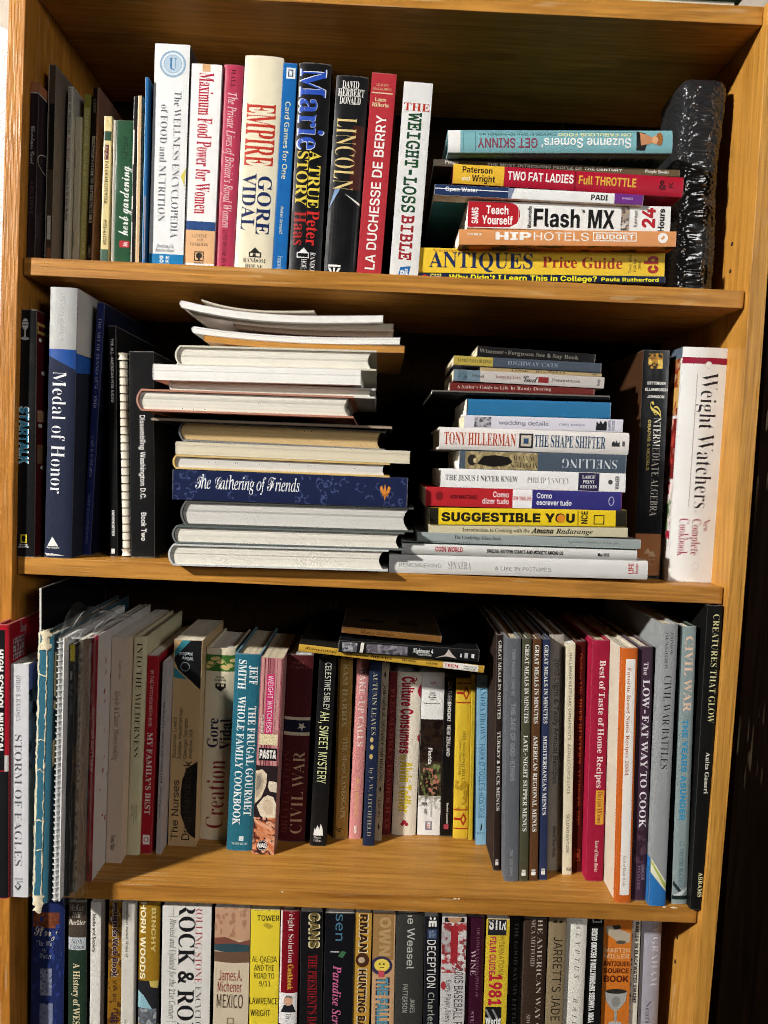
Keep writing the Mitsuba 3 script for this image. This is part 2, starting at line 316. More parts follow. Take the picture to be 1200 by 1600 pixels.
def make_book(row, idx):
    kind, pose, (x0, z0, d, T, L, ang), ty, D, col, cc, art, artL, artR, label, grp, page, bend = row
    rng = np.random.default_rng(1000 + idx)
    key = numbered(kind)
    labels[key] = {'label': label, 'category': kind.split('_')[-1] if kind not in ('document_folder', 'spiral_notebook') else {'document_folder': 'folder', 'spiral_notebook': 'notebook'}[kind], 'group': grp}
    ca, sa = math.cos(ang), math.sin(ang)
    if pose == 'P': wide, L = L, D; D = wide
    def place(p):
        u, v, y = p[:, 0], p[:, 1], p[:, 2]
        if pose == 'U': return np.column_stack([x0 + u * ca + (L - v) * sa, d + y, z0 - u * sa + (L - v) * ca])
        if pose == 'F': return np.column_stack([x0 + v * ca - u * sa, d + y, z0 + v * sa + u * ca])
        t = np.clip(y / D, 0, 1)
        u = u - bend * 4 * t * (1 - t) * (1.35 - .7 * t)
        return np.column_stack([x0 + y * ca - u * sa, d + v, z0 + y * sa + u * ca])
    D = max(0.05, min(D, 0.262 - d)) if pose == 'U' else D
    hard = ty in ('h', 'wornh')
    tb = min(.0021 if pose == 'P' else .0027, T * .22) if hard else (.0005 if ty == 'p' else .0003)
    b, ex = (min(.0026, .085 * T), 3.0) if hard else (.0004, 6.0)
    if pose == 'P': b, ex = (min(.006, .24 * T), 2.0) if hard else ((T * .3, 2.0) if ty == 'm' else (.0006, 4.0))
    if ty == 'm' and pose != 'P': b, ex = T * .22, 2.0
    sy = lambda s: b * np.abs(2 * s - 1) ** ex
    c0, c1 = lin(col), lin(cc or col)
    wear = rng.uniform(.10, .45) if hard else rng.uniform(.15, .6)
    mat = ('book_cloth' if hard and rng.random() < .25 else 'jacket_paper') if hard else 'gloss_card'
    ny = 12 if bend else 3
    # spine
    mb = MB()
    ss = np.unique(np.concatenate([np.linspace(0, 1, 13), [.012, .03, .97, .988]]))
    vs = lines(0, L, .0012, 6)
    for off, ends in ((0, True), (tb, False)):
        p, q = grid(lambda a, v: np.column_stack([a * T, v, sy(a) + off]), ss, vs)
        w = np.where((p[:, 1] < 1e-6) | (p[:, 1] > L - 1e-6), wear, 0) * rng.uniform(.2, 1, len(p))
        w = np.maximum(w, np.where((p[:, 0] < .001 * T) | (p[:, 0] > .999 * T), wear * .5, 0) * rng.uniform(0, 1, len(p)))[:, None]
        mb.add(p, q, c0 * (1 - w) + np.array([.58, .55, .5]) * w)
    for v in (0, L):
        p, q = grid(lambda a, o: np.column_stack([a * T, np.full_like(a, v), sy(a) + o]), ss, np.array([0, tb]))
        mb.add(p, q, c0 * .8 + .1)
    mb.put(child(key, 'spine'), mat, place, True)
    # covers
    for nm, u0, u1 in (('back_cover', 0, tb), ('front_cover', T - tb, T)):
        mb = MB(); plate(mb, u0, u1, b + .0002, D, 0, L, c1, wear, rng, ny); mb.put(child(key, nm), mat, place)
    # pages
    mb = MB()
    ins = .0032 if hard else .0004
    fore = .0036 if hard else .0006
    base = lin(PAGE[page] if pose == 'P' or page != 'w' else str(rng.choice(['#e6e1d4', '#dbd2bd', '#e9e6de', '#d0c3a6'])))
    n = int(np.clip(T / (.0007 if pose == 'P' else .0014), 4, 44))
    cuts = tb + (T - 2 * tb) * np.concatenate([[0], np.sort(rng.uniform(.02, .98, n - 1)), [1]])
    conc = (min(.006, .2 * T) if hard else .0) * (1.4 if pose == 'P' else 1)
    for i in range(n):
        a0, a1 = cuts[i], cuts[i + 1]
        s = (a0 + a1) / T - 1
        y0, y1 = tb + sy(np.array((s + 1) / 2)) + .0004, D - fore - conc * (1 - s * s)
        j = rng.normal(0, .00006 if pose == 'P' else .00014, 3)
        c = base * (np.clip(rng.normal(.985, .04), .84, 1.05) if rng.random() > .07 else rng.uniform(.62, .82))
        ys = np.linspace(y0, y1 + j[2], ny + 1)
        for v in (ins + abs(j[0]), L - ins - abs(j[1])):
            p, q = grid(lambda a, u: np.column_stack([u, np.full_like(a, v), a]), ys, np.array([a0, a1])); mb.add(p, q, c)
        p, q = grid(lambda v, u: np.column_stack([u, v, np.full_like(u, y1 + j[2])]), np.array([ins, L - ins]), np.array([a0, a1])); mb.add(p, q, c * .97)
    mb.put(child(key, 'page_block'), 'page_paper', place)
    # print
    bins = {}
    for items, face in ((art, 'S'), (artL, 'L'), (artR, 'R')):
        Wd = (T if face == 'S' else D) * 1000
        for k, (nm, v, t, c) in enumerate(print_items(items, Wd, L * 1000, 77 + idx)):
            if not len(t): continue
            off = .00022 + .00003 * min(k, 64)
            a, w = v[:, 0] / 1000, v[:, 1] / 1000
            if face == 'S': p = np.column_stack([a, w, sy(np.clip(a / T, 0, 1)) - off])
            else: p = np.column_stack([np.full_like(a, -off if face == 'L' else T + off), w, a + b])
            bins.setdefault((nm, face, k), MB()).add(p, t, c)
    for (nm, _, _), m in bins.items(): m.put(child(key, nm), 'print_ink', place)
    return key, place, T, L, D

def tube(pts, r, n=8):
    pts = np.asarray(pts, float); t = np.gradient(pts, axis=0); t /= np.linalg.norm(t, axis=1, keepdims=True)
    a = np.cross(t, [0.3, 0.9, 0.2]); a /= np.linalg.norm(a, axis=1, keepdims=True); bq = np.cross(t, a)
    w = np.arange(n) * 2 * math.pi / n
    v = pts[:, None] + r * (np.cos(w)[None, :, None] * a[:, None] + np.sin(w)[None, :, None] * bq[:, None])
    i, j = np.meshgrid(np.arange(len(pts) - 1), np.arange(n), indexing='ij')
    return v.reshape(-1, 3), np.stack([i * n + j, i * n + (j + 1) % n, (i + 1) * n + (j + 1) % n, (i + 1) * n + j], -1).reshape(-1, 4)

# ------------------------------------------------------------------ the setting and the bookcase
def solid(key, bsdf, v0, v1, seg=(1, 1, 1), warp=None):
    v0, v1 = np.array(v0, float), np.array(v1, float)
    vs, fs, k = [], [], 0
    for ax in range(3):
        o = [a for a in range(3) if a != ax]
        for side in (0, 1):
            p, q = grid(lambda a, b: np.column_stack([a, b]), np.linspace(0, 1, seg[o[0]] + 1), np.linspace(0, 1, seg[o[1]] + 1))
            w = np.empty((len(p), 3)); w[:, ax] = side; w[:, o[0]] = p[:, 0]; w[:, o[1]] = p[:, 1]
            if (side == 1) == (ax == 1): q = q[:, ::-1]
            vs.append(v0 + w * (v1 - v0)); fs.append(q + k); k += len(p)
    v, f = np.vstack(vs), np.vstack(fs)
    if warp: v = warp(v)
    scene[key] = mikit.ply((v, f), bsdf)
def edged(key, bsdf, v0, v1, r, warp=None, seg=12):
    """A board with slightly rounded long edges."""
    v0, v1 = np.array(v0, float), np.array(v1, float)
    m = trimesh.creation.box(bounds=[v0 + r, v1 - r])
    import manifold3d as m3
    s = m3.Manifold.sphere(r, 12)
    cs = [s.translate((x, y, z)) for x in (v0[0] + r, v1[0] - r) for y in (v0[1] + r, v1[1] - r) for z in (v0[2] + r, v1[2] - r)]
    h = m3.Manifold.batch_hull(cs)
    ext = v1 - v0
    if warp: h = h.refine_to_length(float(max(ext)) / seg)
    q = h.to_mesh(); v = np.array(q.vert_properties[:, :3]); f = np.array(q.tri_verts)
    scene[key] = mikit.ply((warp(v) if warp else v, f), bsdf, smooth=35)
XL = lambda z: -.0026 + .0165 * z * z
XR = lambda z: .8182 - .0132 * (z - .12) ** 2
labels['bookcase'] = {'label': 'golden oak bookcase with crowded shelves', 'category': 'bookcase'}
TOPZ, BOT = .6505, -.86
def bowL(v): v = v.copy(); v[:, 0] += XL(v[:, 2]); return v
def bowR(v): v = v.copy(); v[:, 0] += XR(v[:, 2]); return v
edged('bookcase__side_panel', 'oak_upright', (-.0192, 0, BOT), (0, .275, TOPZ), .0011, bowL, 40)
edged('bookcase__side_panel_001', 'oak_upright_inner', (0, 0, BOT), (.0192, .275, TOPZ), .0011, bowR, 40)
for nm, zt in (('top_panel', .6497), ('shelf', .3396), ('shelf_001', 0.0), ('shelf_002', -.385), ('shelf_003', -.70)):
    zm = zt - .01; g = .0016 if nm != 'top_panel' else .0003
    edged(f'bookcase__{nm}', 'oak_along_shelf', (XL(zm) + g, .0105, zt - .0195), (XR(zm) - g, .268, zt), .0009)
    edged(f'bookcase__{nm}__edge_band', 'oak_edge_band', (XL(zm) + g + .0002, .0092, zt - .0197), (XR(zm) - g - .0002, .0108, zt + .0002), .0007)
solid('bookcase__back_panel', 'shade_dark_board', (-.01, .2685, BOT), (.825, .2745, TOPZ - .003))
solid('wall', 'wall_paint', (-3.0, .30, -1.2), (4.0, .36, .721)); w1 = scene.pop('wall')
solid('wall', 'wall_paint', (-3.0, .3, .7226), (4.0, .36, 2.6))
scene['wall__lower_panel'] = w1
labels['wall'] = {'label': 'beige panelled wall behind the bookcase', 'category': 'wall', 'kind': 'structure'}
solid('floor', 'dark_wood', (-4, -4, -.93), (4, .3, -.87)); labels['floor'] = {'label': 'floor', 'category': 'floor', 'kind': 'structure'}
solid('wooden_cabinet', 'dark_wood', (.884, .085, -.869), (1.55, .295, .60)); labels['wooden_cabinet'] = {'label': 'dark wooden cabinet side at right, beyond the black gap', 'category': 'cabinet'}
def pad(v):
    v = v.copy(); t = (v[:, 0] + .42) / .38
    v[:, 2] -= np.where(v[:, 2] > .3, .10 * np.clip(t, 0, 1) ** 2 - .0, 0)
    return v + .004 * (meshkit.fbm(v * 60, 3, 5)[:, None] - .5)
solid('wall_cushion', 'white_stucco', (-.42, .15, .2), (-.028, .28, .735), (40, 10, 40), pad)
labels['wall_cushion'] = {'label': 'white rough-textured pad beside the upper left of the bookcase', 'category': 'pad'}

BOOKS = [
('paperback_book', 'U', (0.0007, 0.3397, 0.016, 0.0087, 0.1949, 0.0086), 'p', 0.15, '#2a1f24', None, [('r', 0.0, 10.7, 0, 1, '#a86a45'), ('r', 11.0, 12.5, 0, 1, '#b9b0ae'), ('t', 'Christmas Carol', 'C', 48.1, 90.1, 0.2, 0.75, '#b5b5b0', 'd'), ('t', 'ARCHIVE', 'S', 107.5, 146.8, 0.3, 0.7, '#5a4a50', 'd')], [], [('r', 0.0, 10.7, 0, 0.7, '#a86a45'), ('r', 11.0, 12.5, 0, 1, '#b9b0ae'), ('o', np.float64(83.54116693344767), 0.16999999999999998, np.float64(10.86696222571996), 0.16, '#e0d8cc', 3)], 'black paperback with orange-brown top band at left end of top shelf', 'books standing on the top shelf', 'w', 0),
('paperback_book', 'U', (0.0122, 0.3397, 0.035, 0.008, 0.2238, 0.0071), 'p', 0.205, '#4a3e30', '#75685c', [('r', 0.0, 217.0, 0, 0.12, '#d5cabb'), ('r', 43.2, 116.9, 0.3, 1, '#1c1712'), ('r', 169.0, 196.0, 0.3, 0.8, '#cfc8b8'), ('r', 205.0, 217.0, 0.3, 0.9, '#8a5a3c')], [], [('e', 93.2, 0.28, 10.4, 0.04, '#a02a20')], 'tall thin dark brown book with pale worn edge, second from the left on top shelf', 'books standing on the top shelf', 'w', 0),
('magazine', 'U', (0.0256, 0.3397, 0.055, 0.006, 0.21, 0.0114), 'p', 0.15, '#c5bdae', '#a8a296', [('t', 'GUIDE ON TREASURE', 'B', 2.2, 55.6, 0.2, 0.62, '#5a5348', 'd'), ('t', 'Price $14.95', 'S', 58.6, 85.8, 0.2, 0.62, '#b0603e', 'd'), ('t', 'Compiled by Dr. Tony Hyman', 'B', 93.4, 154.3, 0.2, 0.62, '#4a443a', 'd')], [], [], 'grey-tan magazine with small dark spine lettering on top shelf', 'books standing on the top shelf', 'w', 0),
('booklet', 'U', (0.0331, 0.3396, 0.062, 0.0076, 0.179, 0.0049), 'p', 0.14, '#bfb59c', '#9c937e', [('r', 38.0, 59.3, 0.1, 0.16, '#2a2622'), ('r', 133.0, 151.6, 0.1, 0.16, '#2a2622')], [], [], 'thin tan stapled booklet, shortest of the thin ones on top shelf', 'books standing on the top shelf', 'w', 0),
('booklet', 'U', (0.0409, 0.3397, 0.065, 0.0083, 0.2065, 0.0089), 'p', 0.15, '#b5ab62', None, [('r', 0.303, 15.2, 0, 1, '#8d8a3a'), ('t', 'FIELD NOTES', 'M', 16.7, 59.3, 0.3, 0.7, '#e0dcae', 'd'), ('t', 'HANDBOOK OF SIGNS', 'M', 65.4, 185.7, 0.3, 0.7, '#dcd7a4', 'd')], [], [], 'yellow-green booklet with pale stencil lettering on top shelf', 'books standing on the top shelf', 'w', 0),
('paperback_book', 'U', (0.0511, 0.3397, 0.06, 0.007, 0.213, 0.0193), 'p', 0.15, '#1d1713', '#7d5a46', [('t', 'CANON', 'B', 14.3, 29.4, 0.15, 0.6, '#8d7a66', 'd'), ('t', "BEGINNER'S GUIDE TO BETTER PICTURES", 'B', 55.9, 156.8, 0.15, 0.62, '#c9bfae', 'd'), ('t', 'LINDEN', 'B', 183.8, 197.7, 0.2, 0.6, '#8d7a66', 'd'), ('r', 0.753, 202.4, 0.78, 0.98, '#8a6146')], [], [], 'thin black book with brown right edge and pale capitals on top shelf', 'books standing on the top shelf', 'w', 0),
('paperback_book', 'U', (0.0731, 0.3397, 0.045, 0.0088, 0.174, 0.0082), 'p', 0.1, '#dccb92', None, [('r', 17.1, 27.6, 0, 1, '#2c4a36'), ('r', 151.8, 166.3, 0, 1, '#3d5a48'), ('r', 32.4, 49.3, 0.15, 0.7, '#5d1f2c'), ('t', 'Fat Free', 'C', 33.6, 48.2, 0.25, 0.55, '#d8c8a0', 'd'), ('t', 'FAT GRAM COUNTER', 'B', 50.8, 99.6, 0.3, 0.7, '#4d3b26', 'd'), ('t', 'POPE-KATZEN', 'B', 117.7, 146.5, 0.3, 0.7, '#4d3b26', 'd')], [], [], 'small cream paperback with dark green bands on top shelf', 'books standing on the top shelf', 'w', 0),
('booklet', 'U', (0.0868, 0.3396, 0.042, 0.0033, 0.1687, -0.0022), 'p', 0.12, '#b9b2a6', None, [], [], [], 'very thin grey booklet left of the dark green gardening book', 'books standing on the top shelf', 'w', 0),
('paperback_book', 'U', (0.0918, 0.3396, 0.036, 0.0213, 0.1663, 0.002), 'p', 0.14, '#2b5138', None, [('t', 'TOP TREAT', 'B', 17.3, 43.2, 0.42, 0.62, '#173524', 'u'), ('t', 'herb gardening', 'C', 51.3, 129.7, 0.18, 0.75, '#f2f4ee', 'u'), ('r', 135.7, 143.2, 0.3, 0.85, '#b3262f'), ('t', 'JSI', 'b', 137.2, 142.0, 0.5, 0.75, '#f0e0da', 'h')], [], [], 'dark green paperback with white handwritten title and small red label', 'books standing on the top shelf', 'w', 0),
('magazine', 'U', (0.1143, 0.3396, 0.028, 0.0045, 0.19, -0.0033), 'p', 0.2, '#221f1d', None, [('r', 37.2, 75.3, 0, 0.4, '#d8d4cc'), ('r', 110.7, 125.5, 0, 0.35, '#cfcac0'), ('r', 140.3, 185.0, 0.05, 0.3, '#c5c0b8')], [], [], 'thin black magazine with scuffed white edges left of the tan one on top shelf', 'books standing on the top shelf', 'w', 0),
('magazine', 'U', (0.1198, 0.3396, 0.028, 0.0054, 0.1909, -0.0071), 'p', 0.2, '#d0b389', '#a88c68', [('r', 0.0, 190.1, 0.8, 1, '#2a2118')], [], [], 'thin tan magazine beside the blue folder on top shelf', 'books standing on the top shelf', 'w', 0),
('paperback_book', 'U', (0.13, 0.3396, 0.02, 0.0034, 0.2078, -0.0043), 'p', 0.22, '#2c6eaa', None, [('r', 0.0, 208.6, 0, 0.18, '#9cc3e0'), ('r', 130.6, 201.2, 0.55, 0.9, '#a8989c')], [], [], 'thin bright blue folder with pale edge beside the tall white nutrition book', 'books standing on the top shelf', 'w', 0),
('paperback_book', 'U', (0.1357, 0.3398, 0.026, 0.0396, 0.2481, 0.0048), 'p', 0.2, '#eceded', '#3a3a3c', [('e', 21.8, 0.53, 14.9, None, '#a3bace'), ('o', 21.8, 0.53, 14.0, None, '#6f94b6', 1.5), ('o', 21.8, 0.53, 12.1, None, '#e4e9ee', 6), ('e', 21.8, 0.53, 9.3, None, '#b4c8d9'), ('t', 'U', 'B', 15.7, 28.0, 0.42, 0.64, '#4c7ba8', 'h'), ('t', 'The WELLNESS ENCYCLOPEDIA', 'S', 51.3, 214.5, 0.6, 0.8, '#5b5d63', 'd'), ('t', 'of FOOD and NUTRITION', 'S', 66.8, 196.4, 0.22, 0.42, '#5b5d63', 'd'), ('p', [(144.8, 0.85), (136.3, 0.99), (149.1, 0.96), (156.2, 0.97)], '#d9cf5a'), ('t', 'Distributed by', 'I', 222.3, 226.0, 0.22, 0.72, '#66686c', 'h'), ('t', 'Random House', 'I', 226.9, 230.6, 0.18, 0.74, '#66686c', 'h'), ('r', 233.2, 248.3, 0, 1, '#1f7ab2'), ('t', 'B E', 'b', 235.3, 238.4, 0.32, 0.6, '#e8f2f8', 'h'), ('t', 'O K', 'b', 239.6, 242.8, 0.32, 0.6, '#e8f2f8', 'h'), ('t', 'U S', 'b', 243.9, 247.1, 0.32, 0.6, '#e8f2f8', 'h')], [], [], 'tall white paperback with round blue seal near the top of its spine', 'books standing on the top shelf', 'w', 0),
('paperback_book', 'U', (0.1755, 0.34, 0.028, 0.0345, 0.229, 0.0115), 'p', 0.16, '#f1f0ee', None, [('r', 0.0, 8.4, 0.37, 0.63, '#d8a878'), ('t', 'Maximum Food Power for Women', 'B', 9.8, 166.4, 0.28, 0.74, '#b5243a', 'd'), ('r', 175.0, 185.1, 0, 1, '#2b4a80'), ('r', 185.1, 222.1, 0, 1, '#e3b383'), ('t', 'VANTINE', 'S', 189.4, 193.5, 0.22, 0.74, '#3a2c20', 'h'), ('t', 'AND', 'S', 194.6, 197.5, 0.4, 0.6, '#3a2c20', 'h'), ('t', 'GORDON', 'S', 199.0, 203.0, 0.2, 0.78, '#3a2c20', 'h'), ('f', 208.8, 219.8, 0.34, 0.66, '#2a2320', 0.035), ('e', 213.7, 0.5, 3.5, None, '#2a2320'), ('r', 213.7, 219.8, 0.47, 0.53, '#2a2320'), ('t', 'RODALE', 'B', 220.7, 222.7, 0.35, 0.65, '#2a2320', 'h')], [], [], 'white paperback with big red serif title and peach bottom band', 'books standing on the top shelf', 'w', 0),
('hardcover_book', 'U', (0.2102, 0.3401, 0.03, 0.0222, 0.2307, 0.0188), 'h', 0.16, '#b53a56', None, [('t', 'HALL', 'S', 5.4, 26.0, 0.4, 0.62, '#5a1626', 'd'), ('t', "The Private Lives of Britain's Royal Women", 'I', 30.8, 181.9, 0.3, 0.72, '#f0d6d4', 'd'), ('t', 'CONTEMPORARY BOOKS', 'S', 184.8, 228.3, 0.35, 0.6, '#6c1c2e', 'd')], [], [], 'crimson hardcover with slanted white italic title on top shelf', 'books standing on the top shelf', 'w', 0),
('hardcover_book', 'U', (0.2327, 0.3406, 0.03, 0.0438, 0.2419, 0.0219), 'h', 0.16, '#e9e1c6', None, [('t', 'EMPIRE', 'B', 52.9, 122.2, 0.12, 0.86, '#c0392b', 'd'), ('t', 'GORE', 'B', 133.6, 199.1, 0.52, 0.86, '#1e2c5a', 'd'), ('t', 'VIDAL', 'B', 131.3, 194.7, 0.12, 0.46, '#1e2c5a', 'd'), ('p', [(219.1, 0.42), (213.9, 0.53), (219.1, 0.66)], '#23201c'), ('f', 219.1, 225.2, 0.38, 0.7, '#23201c', 0.03), ('r', 220.8, 225.2, 0.48, 0.56, '#23201c'), ('t', 'RANDOM', 'S', 226.4, 231.3, 0.24, 0.82, '#23201c', 'h'), ('t', 'HOUSE', 'S', 233.1, 238.0, 0.3, 0.76, '#23201c', 'h')], [], [], 'thick cream hardcover with red and navy block capitals on top shelf', 'books standing on the top shelf', 'w', 0),
('paperback_book', 'U', (0.2775, 0.3399, 0.03, 0.0157, 0.2357, 0.0189), 'p', 0.14, '#1f66ac', None, [('r', 5.4, 17.5, 0.25, 0.9, '#dfe6ee'), ('f', 7.3, 15.2, 0.38, 0.75, '#28344a', 0.08), ('t', 'Card Games for One', 'n', 43.0, 129.2, 0.3, 0.66, '#f3efc0', 'd'), ('t', 'Peter Arnold', 'n', 160.3, 190.3, 0.34, 0.58, '#e6ead2', 'd'), ('t', 'hamlyn', 's', 216.4, 235.6, 0.32, 0.7, '#bcd4ea', 'd')], [], [], 'bright blue paperback with pale yellow lettering between cream and black books', 'books standing on the top shelf', 'w', 0),
('hardcover_book', 'U', (0.2957, 0.3402, 0.03, 0.0371, 0.2369, 0.0152), 'h', 0.15, '#131316', None, [('t', 'Marie', 'B', 6.2, 96.5, 0.05, 0.86, '#e8ecf6', 'd'), ('t', 'Marie', 'B', 7.1, 95.7, 0.09, 0.83, '#2c50b4', 'd'), ('t', 'A TRUE', 'B', 97.1, 161.4, 0.48, 0.82, '#e6cf4e', 'd'), ('t', 'STORY', 'B', 98.2, 159.4, 0.1, 0.44, '#d9c14a', 'd'), ('t', 'Peter', 'B', 164.3, 203.6, 0.5, 0.86, '#cf2f2b', 'd'), ('t', 'Haas', 'B', 166.0, 203.6, 0.1, 0.46, '#a82624', 'd'), ('p', [(211.8, 0.3), (206.5, 0.45), (211.8, 0.58)], '#e6e6e6'), ('f', 211.8, 218.2, 0.24, 0.62, '#e6e6e6', 0.03), ('t', 'RANDOM', 'S', 211.5, 237.7, 0.66, 0.82, '#e6e6e6', 'd'), ('t', 'HOUSE', 'S', 219.3, 237.7, 0.38, 0.56, '#e6e6e6', 'd')], [], [], 'black hardcover with large blue name and yellow and red lettering', 'books standing on the top shelf', 'w', 0),
('hardcover_book', 'U', (0.3369, 0.3406, 0.028, 0.0366, 0.2237, 0.0271), 'h', 0.16, '#17171a', None, [('t', 'DAVID', 'B', 6.2, 13.8, 0.2, 0.72, '#eceae4', 'h'), ('t', 'HERBERT', 'B', 14.7, 22.9, 0.08, 0.9, '#eceae4', 'h'), ('t', 'DONALD', 'B', 23.7, 31.7, 0.14, 0.8, '#eceae4', 'h'), ('r', 54.9, 126.4, 0.62, 0.97, '#46211c'), ('t', 'LINCOLN', 'S', 47.0, 127.0, 0.1, 0.72, '#d9c283', 'd'), ('p', [(126.4, 0.18), (126.4, 0.34), (149.4, 0.02)], '#7d9ac0'), ('p', [(127.8, 0.36), (129.8, 0.42), (140.8, 0.98), (143.7, 0.98)], '#f2efe6'), ('p', [(128.7, 0.34), (145.1, 0.98), (218.9, 0.98), (218.9, 0.02), (150.0, 0.02)], '#101013'), ('r', 211.9, 214.3, 0.12, 0.52, '#e8e8e8'), ('p', [(215.4, 0.12), (215.4, 0.2), (224.7, 0.32), (224.7, 0.26)], '#e8e8e8'), ('p', [(215.4, 0.44), (215.4, 0.52), (224.7, 0.38), (224.7, 0.32)], '#e8e8e8'), ('r', 215.4, 224.7, 0.29, 0.35, '#e8e8e8')], [], [], 'black hardcover with thin gold title capitals and white author name on top shelf', 'books standing on the top shelf', 'w', 0),
('paperback_book', 'U', (0.3749, 0.3406, 0.025, 0.0279, 0.2267, 0.0368), 'p', 0.15, '#b3363e', '#8d2830', [('t', 'GRANDES', 'S', 11.8, 14.6, 0.22, 0.7, '#e2b48c', 'h'), ('t', 'BIOGRAPHIES', 'S', 16.3, 19.2, 0.1, 0.84, '#e2b48c', 'h'), ('r', 21.4, 22.8, 0.05, 0.9, '#e2c3a0'), ('t', 'Laure', 'B', 27.1, 31.3, 0.2, 0.66, '#edd9ac', 'h'), ('t', 'Hillerin', 'B', 33.0, 37.2, 0.1, 0.78, '#edd9ac', 'h'), ('t', 'LA DUCHESSE DE BERRY', 'm', 46.9, 218.9, 0.32, 0.72, '#f3ece6', 'u')], [], [], 'red paperback whose white sans title reads upward on top shelf', 'books standing on the top shelf', 'w', 0),
('paperback_book', 'U', (0.4127, 0.3407, 0.026, 0.0329, 0.2189, 0.0331), 'p', 0.14, '#e2e2e0', None, [('t', 'THE', 'B', 23.4, 31.7, 0.05, 0.95, '#b5382e', 'h'), ('t', 'WEIGHT-LOSS', 'M', 33.4, 144.8, 0.25, 0.75, '#24482f', 'd', 2), ('t', 'BIBLE', 'M', 148.2, 198.2, 0.28, 0.76, '#9c2a30', 'd', 2), ('p', [(206.9, 0.36), (204.9, 0.72), (216.5, 0.66), (217.1, 0.3)], '#2a6aa8'), ('t', 'pil', 'b', 208.4, 215.3, 0.38, 0.64, '#f0f4f8', 'h')], [], [], 'white paperback with dark green slab title beside the flat stack on top shelf', 'books standing on the top shelf', 'w', 0),
('paperback_book', 'F', (0.4468, 0.3396, 0.028, 0.0077, 0.2853, 0.0318), 'p', 0.2, '#1f2742', None, [('t', 'Just', 'b', 12.9, 26.0, 0.7, 0.95, '#e9e24a', 'd'), ('t', 'ASK', 'b', 11.5, 26.0, 0.3, 0.62, '#e8e8e8', 'd'), ('t', "Why Didn't I Learn This in College?", 'b', 34.9, 206.1, 0.08, 0.86, '#f2ea22', 'd'), ('t', 'Paula Rutherford', 'b', 211.2, 277.7, 0.16, 0.7, '#f2ea22', 'd'), ('e', 7.3, 0.6, 2.8, 0.16, '#c83030')], [], [], 'navy paperback with yellow title at the bottom of the top shelf stack, half hidden', 'books lying in the stack on the top shelf', 'w', 0),
('paperback_book', 'F', (0.4462, 0.3485, 0.03, 0.0282, 0.2851, 0.0254), 'p', 0.2, '#eec83c', '#d8ae2c', [('t', "Schroeder's", 'S', 16.5, 47.6, 0.84, 0.97, '#b04a24', 'd'), ('t', 'ANTIQUES', 'B', 12.3, 132.0, 0.22, 0.82, '#23305c', 'd'), ('t', 'Price Guide', 'B', 143.4, 235.8, 0.3, 0.72, '#a8342c', 'd'), ('t', 'Twenty-third', 'S', 243.1, 246.6, 0.15, 0.85, '#6a4a20', 'h'), ('t', 'Edition', 'S', 248.6, 252.1, 0.2, 0.7, '#6a4a20', 'h'), ('t', '2005', 'S', 254.2, 257.3, 0.3, 0.6, '#6a4a20', 'h'), ('t', 'cb', 'k', 261.1, 277.4, 0.15, 0.85, '#a8342c', 'h')], [], [], 'thick yellow paperback with navy and red serif lettering low in the top shelf stack', 'books lying in the stack on the top shelf', 'w', 0),
('paperback_book', 'F', (0.4897, 0.3763, 0.01, 0.017, 0.2454, 0.0357), 'p', 0.2, '#e09a62', '#c07a44', [('t', 'YPMA', 'b', 8.9, 25.8, 0.6, 0.75, '#f6ead8', 'd'), ('t', 'HIP', 'k', 41.3, 81.7, 0.32, 0.84, '#fbf6ee', 'd'), ('t', 'HOTELS', 's', 84.4, 146.6, 0.32, 0.84, '#fbf6ee', 'd'), ('f', 151.3, 200.6, 0.3, 0.88, '#fbf6ee', 0.06), ('t', 'BUDGET', 'b', 154.7, 197.9, 0.42, 0.74, '#fbf6ee', 'd'), ('e', 230.3, 0.55, 5.7, None, '#fbf6ee'), ('p', [(227.6, 0.5), (231.0, 0.7), (233.0, 0.6), (229.7, 0.42)], '#e09a62')], [('b', 0.0, 245.4, 0.0, 0.35, ['#5a3d2a', '#c7733c', '#3a2c24', '#b5622e'], 4)], [], 'orange paperback with white sans capitals in the top shelf stack', 'books lying in the stack on the top shelf', 'w', 0),
('paperback_book', 'F', (0.5002, 0.402, 0.03, 0.0301, 0.2342, 0.0172), 'p', 0.2, '#efefec', None, [('p', [(0.044, 0.02), (0.044, 0.98), (46.6, 0.98), (55.2, 0.9), (59.6, 0.7), (60.3, 0.45), (56.9, 0.2), (48.3, 0.05)], '#b3202c'), ('o2', 61.0, 0.5, 3.1, 0.48, '#d8d6d0'), ('t', 'SAMS', 'b', 4.5, 12.1, 0.15, 0.75, '#f3eeee', 'h'), ('t', 'Teach', 'b', 21.1, 46.6, 0.52, 0.84, '#fbf8f6', 'd'), ('t', 'Yourself', 'b', 16.6, 51.7, 0.14, 0.46, '#fbf8f6', 'd'), ('t', 'Macromedia', 'b', 69.0, 73.4, 0.05, 0.85, '#22201f', 'h'), ('t', 'Flash', 'b', 76.2, 129.3, 0.1, 0.78, '#161616', 'd'), ('t', 'TM', 'm', 130.7, 134.8, 0.66, 0.78, '#161616', 'd'), ('t', 'MX', 'b', 139.0, 169.3, 0.1, 0.78, '#161616', 'd'), ('b', 176.9, 186.3, 0.05, 0.95, ['#8c8f92', '#b5a08c', '#5c5450', '#d8d0c8'], 7), ('t', 'Kerman', 's', 191.4, 195.6, 0.2, 0.8, '#4a4a4a', 'h'), ('t', '24', 'k', 201.1, 216.3, 0.18, 0.92, '#b3202c', 'h'), ('t', 'Hours', 'b', 219.8, 227.0, 0.04, 0.9, '#1e1e1e', 'h')], [], [], 'thick white paperback with red rounded label and bold black lettering in the top shelf stack', 'books lying in the stack on the top shelf', 'w', 0),
